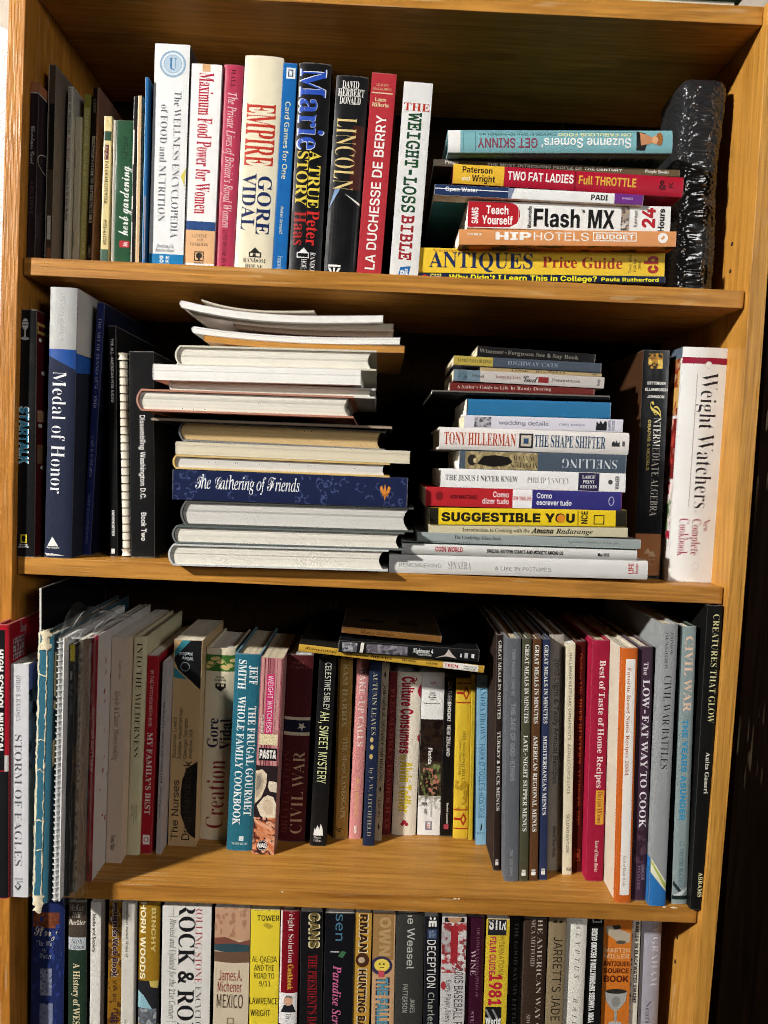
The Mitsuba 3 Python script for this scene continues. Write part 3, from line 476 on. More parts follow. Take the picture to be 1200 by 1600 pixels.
('paperback_book', 'F', (0.4602, 0.4348, 0.024, 0.0118, 0.2389, -0.0028), 'p', 0.17, '#f0f0ee', '#2f6670', [('r', -0.44, 84.0, 0, 1, '#22345c'), ('p', [(84.0, 0), (84.0, 1), (91.5, 1), (87.4, 0)], '#7d88a2'), ('r', -0.44, 84.0, 0.58, 0.66, '#e8ecf2'), ('t', 'Open Water', 'm', 12.2, 49.1, 0.42, 0.8, '#f3f5f8', 'd'), ('t', 'PADI', 'b', 179.1, 198.3, 0.25, 0.75, '#1c1e24', 'd'), ('r', 205.9, 238.4, 0, 1, '#6f2f86'), ('t', 'PADI', 'm', 214.8, 227.1, 0.45, 0.62, '#d8c4e4', 'd')], [('r', 0.0, 238.9, 0, 0.12, '#e8e0d0'), ('b', 0.0, 238.9, 0.13, 0.95, ['#2f6a72', '#3f7f88', '#235860'], 9)], [], 'white navy and purple paperback in the top shelf stack', 'books lying in the stack on the top shelf', 'w', 0),
('hardcover_book', 'F', (0.4799, 0.4483, 0.022, 0.022, 0.2633, -0.0132), 'h', 0.17, '#b01c34', '#8d1528', [('r', -0.67, 58.3, 0, 1, '#e8b93a'), ('t', 'Paterson', 'b', 10.6, 44.7, 0.56, 0.88, '#2a2318', 'd'), ('t', 'and', 'b', 10.6, 19.4, 0.16, 0.38, '#f3ead0', 'd'), ('t', 'Wright', 'b', 21.8, 48.1, 0.14, 0.46, '#2a2318', 'd'), ('t', 'TWO FAT LADIES', 'b', 62.4, 137.5, 0.32, 0.76, '#f6ece8', 'd'), ('r', 138.8, 140.2, 0, 1, '#7d1426'), ('t', 'Full THROTTLE', 'b', 143.6, 209.3, 0.32, 0.76, '#e6b34a', 'd'), ('t', '&', 'B', 235.6, 243.5, 0.3, 0.75, '#4d0c18', 'd'), ('t', 'K', 'b', 246.2, 251.0, 0.4, 0.7, '#6c1220', 'h')], [], [], 'dark red hardcover with a yellow left third in the top shelf stack', 'books lying in the stack on the top shelf', 'w', 0),
('paperback_book', 'F', (0.4578, 0.4685, 0.028, 0.0077, 0.2827, 0.0026), 'p', 0.2, '#66553c', '#2a221c', [('r', -0.213, 30.6, 0, 1, '#5a5148'), ('t', 'People', 'B', 12.8, 28.5, 0.4, 0.85, '#eae6dc', 'd'), ('t', 'THE MOST INTRIGUING PEOPLE OF THE CENTURY', 'b', 61.4, 216.5, 0.35, 0.75, '#ece8de', 'd'), ('t', 'People Books', 'B', 242.6, 270.1, 0.35, 0.8, '#eae6dc', 'd')], [], [], 'thin brown paperback with small white capitals in the top shelf stack', 'books lying in the stack on the top shelf', 'w', 0),
('hardcover_book', 'F', (0.4721, 0.4766, 0.008, 0.0245, 0.2513, 0.0432), 'h', 0.17, '#7fb4bc', '#7fb4bc', [('r', -0.194, 13.8, 0, 1, '#f0efec'), ('r', 17.2, 17.8, 0.08, 0.95, '#4c8088'), ('r', 30.5, 31.2, 0.08, 0.95, '#4c8088'), ('r', 17.8, 209.3, 0.9, 0.92, '#5a909a'), ('t', 'GET SKINNY', 'm', 33.2, 100.0, 0.2, 0.62, '#8d4a5c', 'u'), ('t', "Suzanne Somers'", 'm', 104.6, 204.9, 0.2, 0.62, '#f5f7f6', 'u'), ('t', 'FOREWORD BY DIANA SCHWARZBEIN, M.D.', 's', 33.8, 120.7, 0.74, 0.84, '#3e6a70', 'u'), ('t', 'ON FABULOUS FOOD', 'm', 123.3, 204.9, 0.7, 0.85, '#f0efb0', 'u'), ('p', [(210.9, 0.1), (210.9, 0.95), (221.0, 0.85), (224.3, 0.55), (220.3, 0.1)], '#1f1c1c'), ('p', [(215.9, 0.3), (214.3, 0.9), (224.3, 0.75), (231.0, 0.6), (228.3, 0.4)], '#c98e66'), ('e', 233.0, 0.55, 5.4, 0.2, '#d9a070'), ('e', 236.4, 0.6, 3.7, 0.3, '#a86a36'), ('e', 231.7, 0.55, 3.3, 0.14, '#e0ae84')], [('t', 'SOMERS', 'b', 137.4, 241.0, 0.1, 0.5, '#4f7c84', 'd'), ('r', 0.0, 251.3, 0.02, 0.04, '#4c8088')], [], 'pale teal hardcover with upside-down lettering and a portrait, top of the top shelf stack', 'books lying in the stack on the top shelf', 'w', 0),
('paperback_book', 'U', (-0.0038, 0.0, 0.0098, 0.0215, 0.2819, -0.0072), 'p', 0.18, '#1b1b1c', '#4d1a1c', [('e', 16.5, 0.42, 6.4, 0.17, '#d9d9d9'), ('r', 23.0, 31.6, 0.38, 0.46, '#d0d0d0'), ('e', 32.6, 0.42, 1.9, 0.22, '#c0c0c0'), ('r', 13.3, 14.6, 0.26, 0.58, '#555555'), ('r', 16.7, 18.0, 0.26, 0.58, '#555555'), ('t', 'STARTALK', 'k', 109.3, 174.8, 0.13, 0.66, '#f3fafc', 'd'), ('t', 'STARTALK', 'k', 110.1, 174.0, 0.17, 0.62, '#4fb0d8', 'd'), ('f', 255.7, 265.7, 0.26, 0.6, '#e3cf3a', 0.07), ('t', 'NATIONAL', 'b', 266.8, 268.6, 0.2, 0.66, '#e8e8e8', 'h'), ('t', 'GEOGRAPHIC', 'b', 269.3, 271.0, 0.14, 0.72, '#e8e8e8', 'h')], [], [('f', 13.3, 26.2, 0.01, 0.2, '#b8904a', 0.02), ('e', 32.6, 0.05, 2.2, 0.02, '#e8e0d8'), ('e', 69.3, 0.1, 2.4, 0.03, '#e8e0d8'), ('e', 130.2, 0.06, 2.4, 0.03, '#d8d0c8'), ('e', 178.4, 0.1, 2.4, 0.03, '#e8e0d8'), ('r', 112.7, 125.8, 0.02, 0.2, '#b08868'), ('r', 152.0, 174.0, 0.02, 0.25, '#7a5a40')], 'black paperback with light blue title and yellow frame mark at left end of second shelf', 'books standing on the second shelf', 'w', 0),
('hardcover_book', 'U', (0.027, 0.0002, 0.013, 0.0309, 0.3092, 0.0055), 'h', 0.17, '#1d253d', '#1c2132', [('r', 0.0, 69.6, 0, 1, '#b4b5b3'), ('p', [(69.6, 0), (69.6, 1), (92.4, 1), (86.3, 0.6), (77.2, 0)], '#254f98'), ('t', 'BRANDON & DUFFER', 'S', 6.0, 61.0, 0.42, 0.56, '#a8a8a8', 'd'), ('t', 'Medal of Honor', 'S', 95.6, 234.6, 0.18, 0.68, '#eef0f2', 'd'), ('p', [(284.5, 0.31), (295.6, 0.12), (295.6, 0.54)], '#ecece8'), ('t', 'ARTISAN', 'b', 296.5, 298.3, 0.08, 0.58, '#dcdcd8', 'h'), ('p', [(304.1, 0.0), (304.6, 0.5), (306.4, 0.8), (306.8, 0.1)], '#d8d8d4')], [], [('r', 0.0, 72.9, 0, 1, '#c2c2be'), ('p', [(72.9, 0), (76.1, 0.5), (88.0, 0.5), (95.6, 0)], '#2a5cb0')], 'thick navy hardcover with silver jacket top and white serif title on second shelf', 'books standing on the second shelf', 'w', 0),
('hardcover_book', 'U', (0.0579, 0.0005, 0.0482, 0.0091, 0.3009, 0.0382), 'h', 0.2, '#20285c', '#15182c', [('t', 'THE ART OF TENNIS 1874 - 1940', 'S', 18.0, 123.9, 0.3, 0.68, '#a4a8c8', 'd'), ('t', 'GARY H. SCHWARTZ', 'S', 158.2, 206.4, 0.3, 0.62, '#8d90b4', 'd'), ('t', 'WOOD RIVER PUBLISHING', 'S', 227.2, 287.6, 0.3, 0.62, '#70749c', 'd')], [], [], 'slim dark blue hardcover leaning right of the thick navy one on second shelf', 'books standing on the second shelf', 'w', 0),
('booklet', 'U', (0.0921, 0.0, 0.0458, 0.0085, 0.2741, -0.0286), 'p', 0.18, '#1a1a1b', None, [('t', 'THE ALL-AMERICAN FIVE RADIO', 'b', 15.0, 89.8, 0.3, 0.66, '#eaeaea', 'd'), ('t', 'MCWHORTER', 'b', 218.4, 249.2, 0.3, 0.66, '#eaeaea', 'd'), ('r', 264.7, 270.5, 0.2, 0.7, '#e0e0e0')], [], [], 'very thin black booklet with small white capitals beside the white comb binding', 'books standing on the second shelf', 'w', 0),
('comb_bound_book', 'U', (0.1049, 0.0, 0.0472, 0.0119, 0.2436, -0.0458), 'comb', 0.2, '#e6dfcc', None, [], [], [], 'book with ivory comb binding standing between two black spines', 'books standing on the second shelf', 'w', 0),
('paperback_book', 'U', (0.117, 0.0, 0.0469, 0.0285, 0.2456, -0.0336), 'p', 0.2, '#1c1c1d', None, [('t', 'Dissembling Washington D.C.', 'm', 75.1, 175.3, 0.42, 0.64, '#ececea', 'd'), ('t', 'Book Two', 'm', 191.4, 225.2, 0.44, 0.66, '#ececea', 'd')], [], [], 'wide black binder-like paperback with white sans lettering beside the page-edge stack', 'books standing on the second shelf', 'w', 0),
('hardcover_book', 'P', (0.1764, 0.0, -0.007, 0.0248, 0.2496, 0.0153), 'h', 0.24, '#c9ccca', None, [], [], [], 'grey-covered hardcover at the very bottom of the page-edge stack', 'books stacked with their page edges outward on the second shelf', 'w', 0),
('hardcover_book', 'P', (0.1801, 0.0253, -0.007, 0.0206, 0.2629, 0.0127), 'h', 0.24, '#4b5658', None, [], [], [], 'dark grey hardcover second from the bottom of the page-edge stack', 'books stacked with their page edges outward on the second shelf', 'w', 0),
('hardcover_book', 'P', (0.1885, 0.0462, -0.005, 0.0281, 0.2642, 0.0125), 'h', 0.24, '#26302c', None, [], [], [], 'black-green hardcover directly under the navy patterned book', 'books stacked with their page edges outward on the second shelf', 'g', 0),
('paperback_book', 'F', (0.1791, 0.0752, -0.007, 0.0335, 0.2652, 0.0083), 'p', 0.2, '#202849', None, [('dk',), ('t', 'The Gathering of Friends', 'Q', 26.0, 143.4, 0.4, 0.82, '#eef0f2', 'd'), ('p', [(239.8, 0.2), (237.5, 0.5), (239.5, 0.78), (241.4, 0.5)], '#d98a3a'), ('p', [(234.8, 0.5), (233.7, 0.65), (236.4, 0.72), (238.1, 0.5), (237.5, 0.4)], '#d98a3a'), ('p', [(244.7, 0.5), (245.9, 0.65), (243.1, 0.72), (241.4, 0.5), (242.0, 0.4)], '#d98a3a'), ('r', 236.4, 243.6, 0.36, 0.42, '#b86f2c')], [], [], 'navy damask-patterned book with white script title in the middle stack', 'books stacked with their page edges outward on the second shelf', 'w', 0),
('hardcover_book', 'P', (0.1784, 0.1097, -0.007, 0.0161, 0.2446, 0.0033), 'h', 0.2, '#d8b04a', None, [], [], [], 'yellow-covered hardcover on top of the navy patterned book', 'books stacked with their page edges outward on the second shelf', 'g', 0),
('paperback_book', 'P', (0.1812, 0.1262, -0.007, 0.0143, 0.2642, 0.0029), 'p', 0.22, '#eae4d4', None, [], [], [], 'paperback with cream page edges above the yellow hardcover', 'books stacked with their page edges outward on the second shelf', 'c', 0),
('hardcover_book', 'P', (0.1801, 0.1416, 0.008, 0.0225, 0.2365, -0.0038), 'h', 0.22, '#23262c', None, [], [], [], 'black hardcover with tan pages and hollow fore edge in the middle stack', 'books stacked with their page edges outward on the second shelf', 't', 0),
('booklet', 'P', (0.1527, 0.1627, -0.007, 0.0031, 0.2711, 0.0089), 'm', 0.2, '#1c1a1a', None, [], [], [], 'very thin black booklet directly under the terracotta hardcover', 'books stacked with their page edges outward on the second shelf', 'b', 0),
('hardcover_book', 'P', (0.1409, 0.172, -0.022, 0.024, 0.2389, 0.0095), 'h', 0.22, '#b27258', None, [], [], [], 'terracotta hardcover jutting out left of the middle stack', 'books stacked with their page edges outward on the second shelf', 'w', 0),
('hardcover_book', 'P', (0.1721, 0.1969, -0.007, 0.0112, 0.2309, 0.0048), 'h', 0.22, '#d5d3cb', None, [], [], [], 'slim pale hardcover on top of the terracotta one', 'books stacked with their page edges outward on the second shelf', 'w', 0),
('paperback_book', 'P', (0.1568, 0.2068, -0.017, 0.0175, 0.23, 0.0193), 'p', 0.22, '#f2f1ee', None, [], [], [], 'white paperback jutting left under the pale thick hardcover', 'books stacked with their page edges outward on the second shelf', 'W', 0),
('hardcover_book', 'P', (0.178, 0.2248, -0.007, 0.0226, 0.2248, 0.018), 'h', 0.22, '#cfc9b6', None, [], [], [], 'thick hardcover with ivory cover near the top of the middle stack', 'books stacked with their page edges outward on the second shelf', 'w', 0),
('magazine', 'P', (0.2064, 0.2543, 0.003, 0.0078, 0.2275, -0.0119), 'm', 0.2, '#c08a48', None, [], [], [], 'thin orange-tan booklet lowest of the sagging magazines', 'magazines sagging on top of the page-edge stack', 'o', 0.003),
('magazine', 'P', (0.1929, 0.2633, 0.003, 0.0076, 0.2356, -0.0104), 'm', 0.2, '#eceaf0', None, [], [], [], 'white magazine directly above the orange-tan booklet', 'magazines sagging on top of the page-edge stack', 'W', 0.005),
('paperback_book', 'P', (0.2356, 0.274, 0.023, 0.01, 0.1851, -0.0151), 'm', 0.2, '#6a4a3c', None, [], [], [], 'brown-paged paperback wedged between sagging magazines', 'magazines sagging on top of the page-edge stack', 'b', 0.003),
('magazine', 'P', (0.1886, 0.2851, 0.009, 0.0063, 0.2316, -0.0293), 'm', 0.2, '#c8b8a4', None, [], [], [], 'dull beige magazine under the topmost white one', 'magazines sagging on top of the page-edge stack', 'c', 0.006),
('magazine', 'P', (0.1797, 0.2906, -0.001, 0.0078, 0.2285, -0.0293), 'm', 0.2, '#efeeea', None, [], [], [], 'thick white magazine near the top of the sagging pile', 'magazines sagging on top of the page-edge stack', 'W', 0.008),
('booklet', 'P', (0.2009, 0.3005, 0.011, 0.0022, 0.1289, -0.0526), 'm', 0.16, '#b8ada0', None, [], [], [], 'thin beige leaflet on the very top of the sagging pile', 'magazines sagging on top of the page-edge stack', 'c', 0.006),
('hardcover_book', 'F', (0.4273, 0.0, 0.01, 0.0215, 0.3005, 0.0171), 'h', 0.24, '#dcdbd8', None, [('t', 'REMEMBERING', 's', 11.9, 60.9, 0.36, 0.56, '#8e8c88', 'd'), ('t', 'SINATRA', 'S', 68.3, 95.0, 0.3, 0.7, '#8e8c88', 'd'), ('t', 'A LIFE IN PICTURES', 's', 122.5, 187.8, 0.3, 0.5, '#8e8c88', 'd'), ('t', 'LIFE', 'b', 277.8, 283.8, 0.3, 0.85, '#b8403a', 'h'), ('t', 'Books', 'B', 285.3, 289.0, 0.3, 0.85, '#b8403a', 'h')], [], [], 'large whitish hardcover at the bottom of the right stack on second shelf', 'books lying in the right stack on the second shelf', 'w', 0),
('magazine', 'F', (0.4412, 0.0227, 0.01, 0.0145, 0.2728, 0.0125), 'm', 0.22, '#d5d5d2', None, [('r', -0.233, 272.5, 0.86, 1, '#2a3434'), ('t', 'COIN WORLD', 'b', 38.7, 70.5, 0.28, 0.68, '#b0343a', 'd'), ('t', 'SPECIAL EDITION: GIANTS AND MIDGETS AMONG US', 'k', 98.7, 187.0, 0.3, 0.6, '#26241f', 'd'), ('t', 'May 2015', 'k', 227.2, 240.5, 0.3, 0.56, '#26241f', 'd')], [], [], 'white magazine with red and black print second from bottom of the right stack', 'books lying in the right stack on the second shelf', 'w', 0),
('paperback_book', 'F', (0.4588, 0.0381, 0.014, 0.0105, 0.2601, 0.0081), 'p', 0.21, '#9aa3a2', None, [('t', 'The Cambridge Glass Book', 'B', 42.9, 97.3, 0.4, 0.75, '#38403e', 'd'), ('t', 'National Cambridge Collectors', 'S', 175.1, 234.8, 0.42, 0.66, '#6c7472', 'd')], [], [], 'grey-green thin paperback under the cream cooking booklet in right stack', 'books lying in the right stack on the second shelf', 'w', 0),
('paperback_book', 'F', (0.4712, 0.047, 0.016, 0.0114, 0.2323, 0.0255), 'p', 0.2, '#cfc6a6', None, [('t', 'Introduction to Cooking with the', 'B', 39.7, 117.9, 0.3, 0.66, '#3a3326', 'd'), ('t', 'Amana', 'J', 119.8, 145.9, 0.25, 0.8, '#1a1814', 'd', 2), ('t', 'Radarange', 'J', 148.5, 191.4, 0.25, 0.75, '#1a1814', 'd')], [], [], 'thin cream booklet with black script lettering below the yellow book in right stack', 'books lying in the right stack on the second shelf', 'w', 0),
('paperback_book', 'F', (0.472, 0.058, 0.014, 0.0195, 0.2285, 0.0319), 'p', 0.18, '#edcc28', None, [('r', -0.194, 10.2, 0, 1, '#221f14'), ('r', 216.0, 228.3, 0, 1, '#221f14'), ('t', 'SUGGESTIBLE YOU', 'k', 13.9, 168.4, 0.2, 0.74, '#221f14', 'd'), ('e', 152.4, 0.45, 4.8, 0.24, '#e08a28'), ('t', 'NCE', 'b', 175.9, 183.3, 0.15, 0.9, '#221f14', 'h'), ('f', 190.4, 202.6, 0.12, 0.68, '#221f14', 0.05), ('r', 171.4, 172.9, 0.05, 0.95, '#b89a18')], [], [], 'yellow paperback with black ends and black sans title in right stack', 'books lying in the right stack on the second shelf', 'w', 0),
('paperback_book', 'F', (0.4658, 0.0794, 0.014, 0.0219, 0.2279, 0.0182), 'p', 0.17, '#b82a30', None, [('r', 101.2, 123.8, 0, 1, '#f1eeee'), ('r', 123.8, 227.5, 0, 1, '#33307a'), ('e', 16.3, 0.55, 4.4, 0.24, '#7d1a20'), ('t', 'RON MARTINEZ', 'b', 29.3, 59.7, 0.42, 0.62, '#5d1218', 'd'), ('t', 'Como', 'm', 78.2, 96.8, 0.56, 0.84, '#f5ecec', 'd'), ('t', 'dizer tudo', 'm', 66.0, 96.8, 0.2, 0.48, '#f5ecec', 'd'), ('t', 'EM INGLES', 'b', 102.3, 122.7, 0.42, 0.62, '#b82a30', 'd'), ('t', 'Como', 'm', 129.0, 146.5, 0.56, 0.84, '#f0f0f6', 'd'), ('t', 'escrever tudo', 'm', 129.0, 169.5, 0.2, 0.48, '#f0f0f6', 'd'), ('o', 215.6, 0.5, 3.3, 0.24, '#c8c6de', 3)], [], [], 'red white and blue-violet paperback in right stack', 'books lying in the right stack on the second shelf', 'w', 0),
('paperback_book', 'F', (0.4825, 0.102, 0.014, 0.0216, 0.2142, 0.015), 'p', 0.16, '#efeeec', None, [('t', 'THE JESUS I NEVER KNEW', 'B', 5.5, 89.2, 0.38, 0.66, '#4a4648', 'd'), ('t', 'PHILIP YANCEY', 'S', 100.3, 149.2, 0.36, 0.66, '#8e8688', 'd'), ('r', 159.2, 183.4, 0.02, 0.98, '#2c2848'), ('t', 'LARGE', 'B', 163.7, 178.9, 0.68, 0.84, '#ece9f0', 'd'), ('t', 'PRINT', 'B', 164.4, 178.2, 0.42, 0.58, '#ece9f0', 'd'), ('t', 'EDITION', 'B', 161.8, 181.1, 0.16, 0.32, '#ece9f0', 'd'), ('e', 196.4, 0.52, 2.6, 0.13, '#4a4648'), ('t', 'WALKER', 'b', 201.9, 206.4, 0.15, 0.85, '#4a4648', 'h')], [], [], 'white paperback with small navy square near its right end in right stack', 'books lying in the right stack on the second shelf', 'w', 0),
('paperback_book', 'F', (0.5031, 0.1238, 0.016, 0.0213, 0.1936, 0.0177), 'p', 0.15, '#4c5866', None, [('b', 7.0, 90.8, 0.03, 0.97, ['#a8966c', '#8c7c58', '#b8a67c', '#6c6450'], 5), ('t', 'SNELLING', 'S', 119.0, 182.9, 0.22, 0.7, '#d5dae0', 'u'), ('t', 'WOMEN', 'S', 58.9, 90.8, 0.15, 0.45, '#3a3630', 'u'), ('t', 'WAY OF', 'S', 61.1, 87.1, 0.55, 0.8, '#3a3630', 'u'), ('p', [(20.4, 0.3), (27.8, 0.72), (40.8, 0.8), (57.4, 0.7), (61.9, 0.45), (55.6, 0.25), (38.9, 0.15)], '#1a1714'), ('e', 14.8, 0.5, 5.2, 0.3, '#2a2622'), ('e', 18.1, 0.48, 1.9, 0.14, '#c8b48c')], [], [], 'dark blue-grey paperback with upside-down lettering and a dark figure in right stack', 'books lying in the right stack on the second shelf', 'w', 0),
('hardcover_book', 'F', (0.4789, 0.1459, 0.014, 0.0253, 0.2188, 0.0118), 'h', 0.16, '#e4dfda', None, [('t', 'TONY HILLERMAN', 'B', 5.4, 88.1, 0.22, 0.76, '#b04a36', 'd'), ('r', 91.8, 108.0, 0.16, 0.82, '#2a2a2c'), ('r', 94.0, 105.8, 0.24, 0.74, '#c9bfae'), ('r', 96.9, 102.8, 0.35, 0.6, '#2e4a6c'), ('t', 'THE SHAPE SHIFTER', 'B', 109.5, 191.6, 0.24, 0.76, '#2c4a66', 'd'), ('p', [(199.0, 0.36), (199.0, 0.52), (201.2, 0.62), (202.7, 0.5), (204.2, 0.66), (205.6, 0.5), (207.9, 0.6), (207.9, 0.36)], '#2a2a2c'), ('r', 210.8, 213.8, 0.38, 0.6, '#555555')], [], [], 'white hardcover with red-brown and blue condensed capitals in right stack', 'books lying in the right stack on the second shelf', 'w', 0),
('paperback_book', 'F', (0.5066, 0.1712, 0.016, 0.0147, 0.1834, 0.0167), 'p', 0.15, '#dad8e2', None, [('b', 11.5, 31.1, 0.1, 0.9, ['#8e8c92', '#55535a', '#b8b6bc', '#3c3a40'], 8), ('t', 'wedding details', 's', 39.6, 97.3, 0.34, 0.66, '#55526c', 'd'), ('t', 'mary norden', 's', 109.8, 139.4, 0.38, 0.6, '#8a88a0', 'd'), ('p', [(152.0, 0.1), (152.8, 0.8), (155.7, 0.6), (157.2, 0.85), (160.2, 0.6), (162.4, 0.85), (164.6, 0.75), (164.6, 0.1)], '#1c1c22'), ('t', 'HARPER', 'b', 166.1, 169.1, 0.1, 0.9, '#8a88a0', 'h'), ('t', 'COLLINS', 'b', 170.5, 173.5, 0.1, 0.9, '#8a88a0', 'h')], [], [], 'pale lilac paperback with grey-violet lettering under the plain blue book', 'books lying in the right stack on the second shelf', 'w', 0),
('paperback_book', 'F', (0.5084, 0.1861, 0.016, 0.0185, 0.1666, 0.0195), 'p', 0.14, '#2f74a4', None, [('r', -0.347, 1.497, 0, 1, '#54504a')], [], [], 'plain blue book with no lettering in right stack', 'books lying in the right stack on the second shelf', 'w', 0),
('magazine', 'F', (0.4684, 0.2097, 0.025, 0.0043, 0.2072, 0.0119), 'm', 0.2, '#1e1c1b', None, [('r', -0.044, 207.2, 0.6, 1, '#6c6862')], [], [], 'very thin black magazine on top of the plain blue book', 'books lying in the right stack on the second shelf', 'w', 0),
('paperback_book', 'F', (0.4887, 0.2141, 0.03, 0.0096, 0.1697, 0.0165), 'p', 0.12, '#6c2a26', None, [('t', "A Sailor's Guide to Life", 'S', 8.8, 68.7, 0.35, 0.75, '#d8c4bc', 'd'), ('t', 'by Randy Deering', 'S', 71.7, 118.9, 0.35, 0.75, '#d8c4bc', 'd')], [], [], 'dark red-brown small paperback in upper part of right stack', 'books lying in the right stack on the second shelf', 'w', 0),
('paperback_book', 'F', (0.4924, 0.2261, 0.028, 0.013, 0.1761, -0.0075), 'p', 0.13, '#c4bdb8', None, [('r', -0.363, 31.0, 0, 1, '#6f8490'), ('b', 5.6, 16.1, 0.05, 0.95, ['#3a4a52', '#5d7480', '#2a3238'], 11), ('t', 'Oreaai', 'B', 22.0, 35.5, 0.4, 0.65, '#3a3a3c', 'd'), ('t', 'bumping into', 'M', 49.7, 78.8, 0.42, 0.7, '#8a4a44', 'd'), ('t', 'God', 'C', 81.8, 98.3, 0.2, 0.8, '#2a2a2c', 'd'), ('r', 99.0, 111.0, 0.22, 0.72, '#8a2a2c'), ('t', '35 more stories', 'M', 114.7, 147.7, 0.4, 0.65, '#3a3a3c', 'd'), ('t', 'hay', 'b', 167.1, 170.9, 0.2, 0.8, '#777777', 'h')], [], [], 'pale paperback with blue-grey left end and mixed small lettering in right stack', 'books lying in the right stack on the second shelf', 'w', 0),
('paperback_book', 'F', (0.5236, 0.239, 0.032, 0.0048, 0.1426, -0.0031), 'p', 0.12, '#b09a72', None, [('t', 'LONE', 'B', 36.6, 56.1, 0.3, 0.7, '#3a3020', 'd'), ('t', 'H.G. WELLS', 'B', 65.1, 99.7, 0.3, 0.7, '#3a3020', 'd'), ('t', 'AE', 'B', 130.5, 136.5, 0.3, 0.7, '#3a3020', 'd')], [], [], 'thin tan paperback with small dark capitals near top of right stack', 'books lying in the right stack on the second shelf', 'w', 0),
('paperback_book', 'F', (0.4921, 0.2446, 0.03, 0.0108, 0.1726, -0.0085), 'p', 0.12, '#4a5360', None, [('r', -0.226, 45.8, 0, 1, '#b5a04a'), ('t', 'JANET TAYLOR LISLE', 'B', 4.6, 45.0, 0.35, 0.68, '#2e2c20', 'd'), ('t', 'HIGHWAY CATS', 'B', 63.0, 121.4, 0.3, 0.7, '#8492a2', 'd')], [], [], 'slate-blue paperback with mustard left end near top of right stack', 'books lying in the right stack on the second shelf', 'w', 0),
('paperback_book', 'F', (0.5193, 0.2569, 0.035, 0.0115, 0.139, -0.027), 'p', 0.12, '#1e1d1e', None, [('t', 'Wimmer-Ferguson See & Say Book', 'B', 2.5, 119.3, 0.35, 0.72, '#7c7870', 'd')], [], [], 'black board book with grey lettering on top of right stack', 'books lying in the right stack on the second shelf', 'w', 0),
('paperback_book', 'U', (0.7281, 0.0, 0.058, 0.0315, 0.2765, -0.0207), 'p', 0.18, '#19191b', '#4a3120', [('r', 221.8, 272.9, 0, 1, '#b07444'), ('b', 3.8, 22.1, 0.2, 0.75, ['#d8a83c', '#e8c860', '#b8862c', '#1a1a1b', '#d09c38'], 13), ('t', 'BITTINGER', 'b', 37.8, 41.2, 0.2, 0.9, '#ecebe6', 'h'), ('t', 'ELLENBOGEN', 'b', 45.4, 48.9, 0.12, 0.98, '#ecebe6', 'h'), ('t', 'JOHNSON', 'b', 53.9, 57.3, 0.22, 0.86, '#ecebe6', 'h'), ('t', 'I', 'C', 61.5, 80.8, 0.35, 0.8, '#e0cc6a', 'd'), ('t', 'NTERMEDIATE ALGEBRA', 'S', 81.1, 199.9, 0.5, 0.78, '#efede4', 'd'), ('t', 'GRAPHS & MODELS', 'm', 83.5, 144.5, 0.28, 0.4, '#d8c470', 'd'), ('p', [(246.1, 0.35), (239.1, 0.5), (246.1, 0.65)], '#d9b894'), ('p', [(249.3, 0.5), (242.2, 0.68), (249.3, 0.82)], '#d9b894'), ('t', 'Addison', 'S', 250.9, 254.8, 0.2, 0.8, '#d9b894', 'h'), ('t', 'Wesley', 'S', 257.2, 261.1, 0.25, 0.75, '#d9b894', 'h')], [], [], 'thick black paperback with yellow leaf and orange-brown bottom on second shelf', 'books standing on the second shelf', 'w', 0),
('hardcover_book', 'U', (0.7656, 0.0, 0.0442, 0.0595, 0.2802, -0.0019), 'h', 0.2, '#efefed', '#e4e2e0', [('r', 12.0, 19.5, 0, 1, '#96203a'), ('o', 20.3, 0.52, 4.1, None, '#c4c0bc', 2), ('e', 20.3, 0.52, 3.8, None, '#f2f1f0'), ('t', 'Weight Watchers', 'S', 30.1, 190.8, 0.4, 0.72, '#2a2628', 'd'), ('r', 31.6, 189.6, 0.3, 0.315, '#b8b2ac'), ('o', 195.4, 0.45, 1.5, None, '#6a6668', 1), ('t', 'New', 'S', 203.9, 218.6, 0.62, 0.76, '#9c3a4c', 'd'), ('t', 'Complete', 'S', 203.9, 247.6, 0.4, 0.58, '#9c3a4c', 'd'), ('t', 'Cookbook', 'S', 203.9, 248.8, 0.14, 0.34, '#9c3a4c', 'd'), ('o', 260.8, 0.52, 4.3, None, '#c4c0bc', 2), ('e', 260.8, 0.52, 3.9, None, '#f2f1f0')], [('r', 0.0, 12.8, 0, 1, '#5a6878'), ('b', 12.8, 80.7, 0.02, 0.9, ['#c86a28', '#d8a860', '#8a3a1c', '#e0c8a0'], 17), ('b', 84.5, 157.0, 0.02, 0.9, ['#b04038', '#7a2420', '#d8a090', '#f0e8e0'], 19), ('b', 160.8, 230.2, 0.02, 0.9, ['#c8a0a8', '#a02438', '#e8dcd8', '#5a7a4a'], 23)], [], 'very thick white cookbook with dark red stripe at right end of second shelf', 'books standing on the second shelf', 'w', 0),
('hardcover_book', 'U', (-0.0026, -0.385, -0.03, 0.0147, 0.3143, -0.0111), 'h', 0.26, '#b01c2c', '#a81c28', [('r', 6.1, 165.3, 0, 0.72, '#17171a'), ('r', 148.0, 166.6, 0.72, 1, '#d8d4d0'), ('r', 166.6, 313.1, 0, 1, '#1c1c1e'), ('t', 'HIGH SCHOOL MUSICAL', 'k', 27.9, 145.5, 0.2, 0.62, '#efece8', 'd')], [], [('t', 'Disney', 'C', -0.0, 14.5, 0.1, 0.155, '#c09a9e', 'h'), ('film', 18.2, 42.5, 0.035, 0.135)], 'large red and black hardcover jutting out at far left of third shelf', 'books and binders jutting over the left end of the third shelf', 'w', 0),
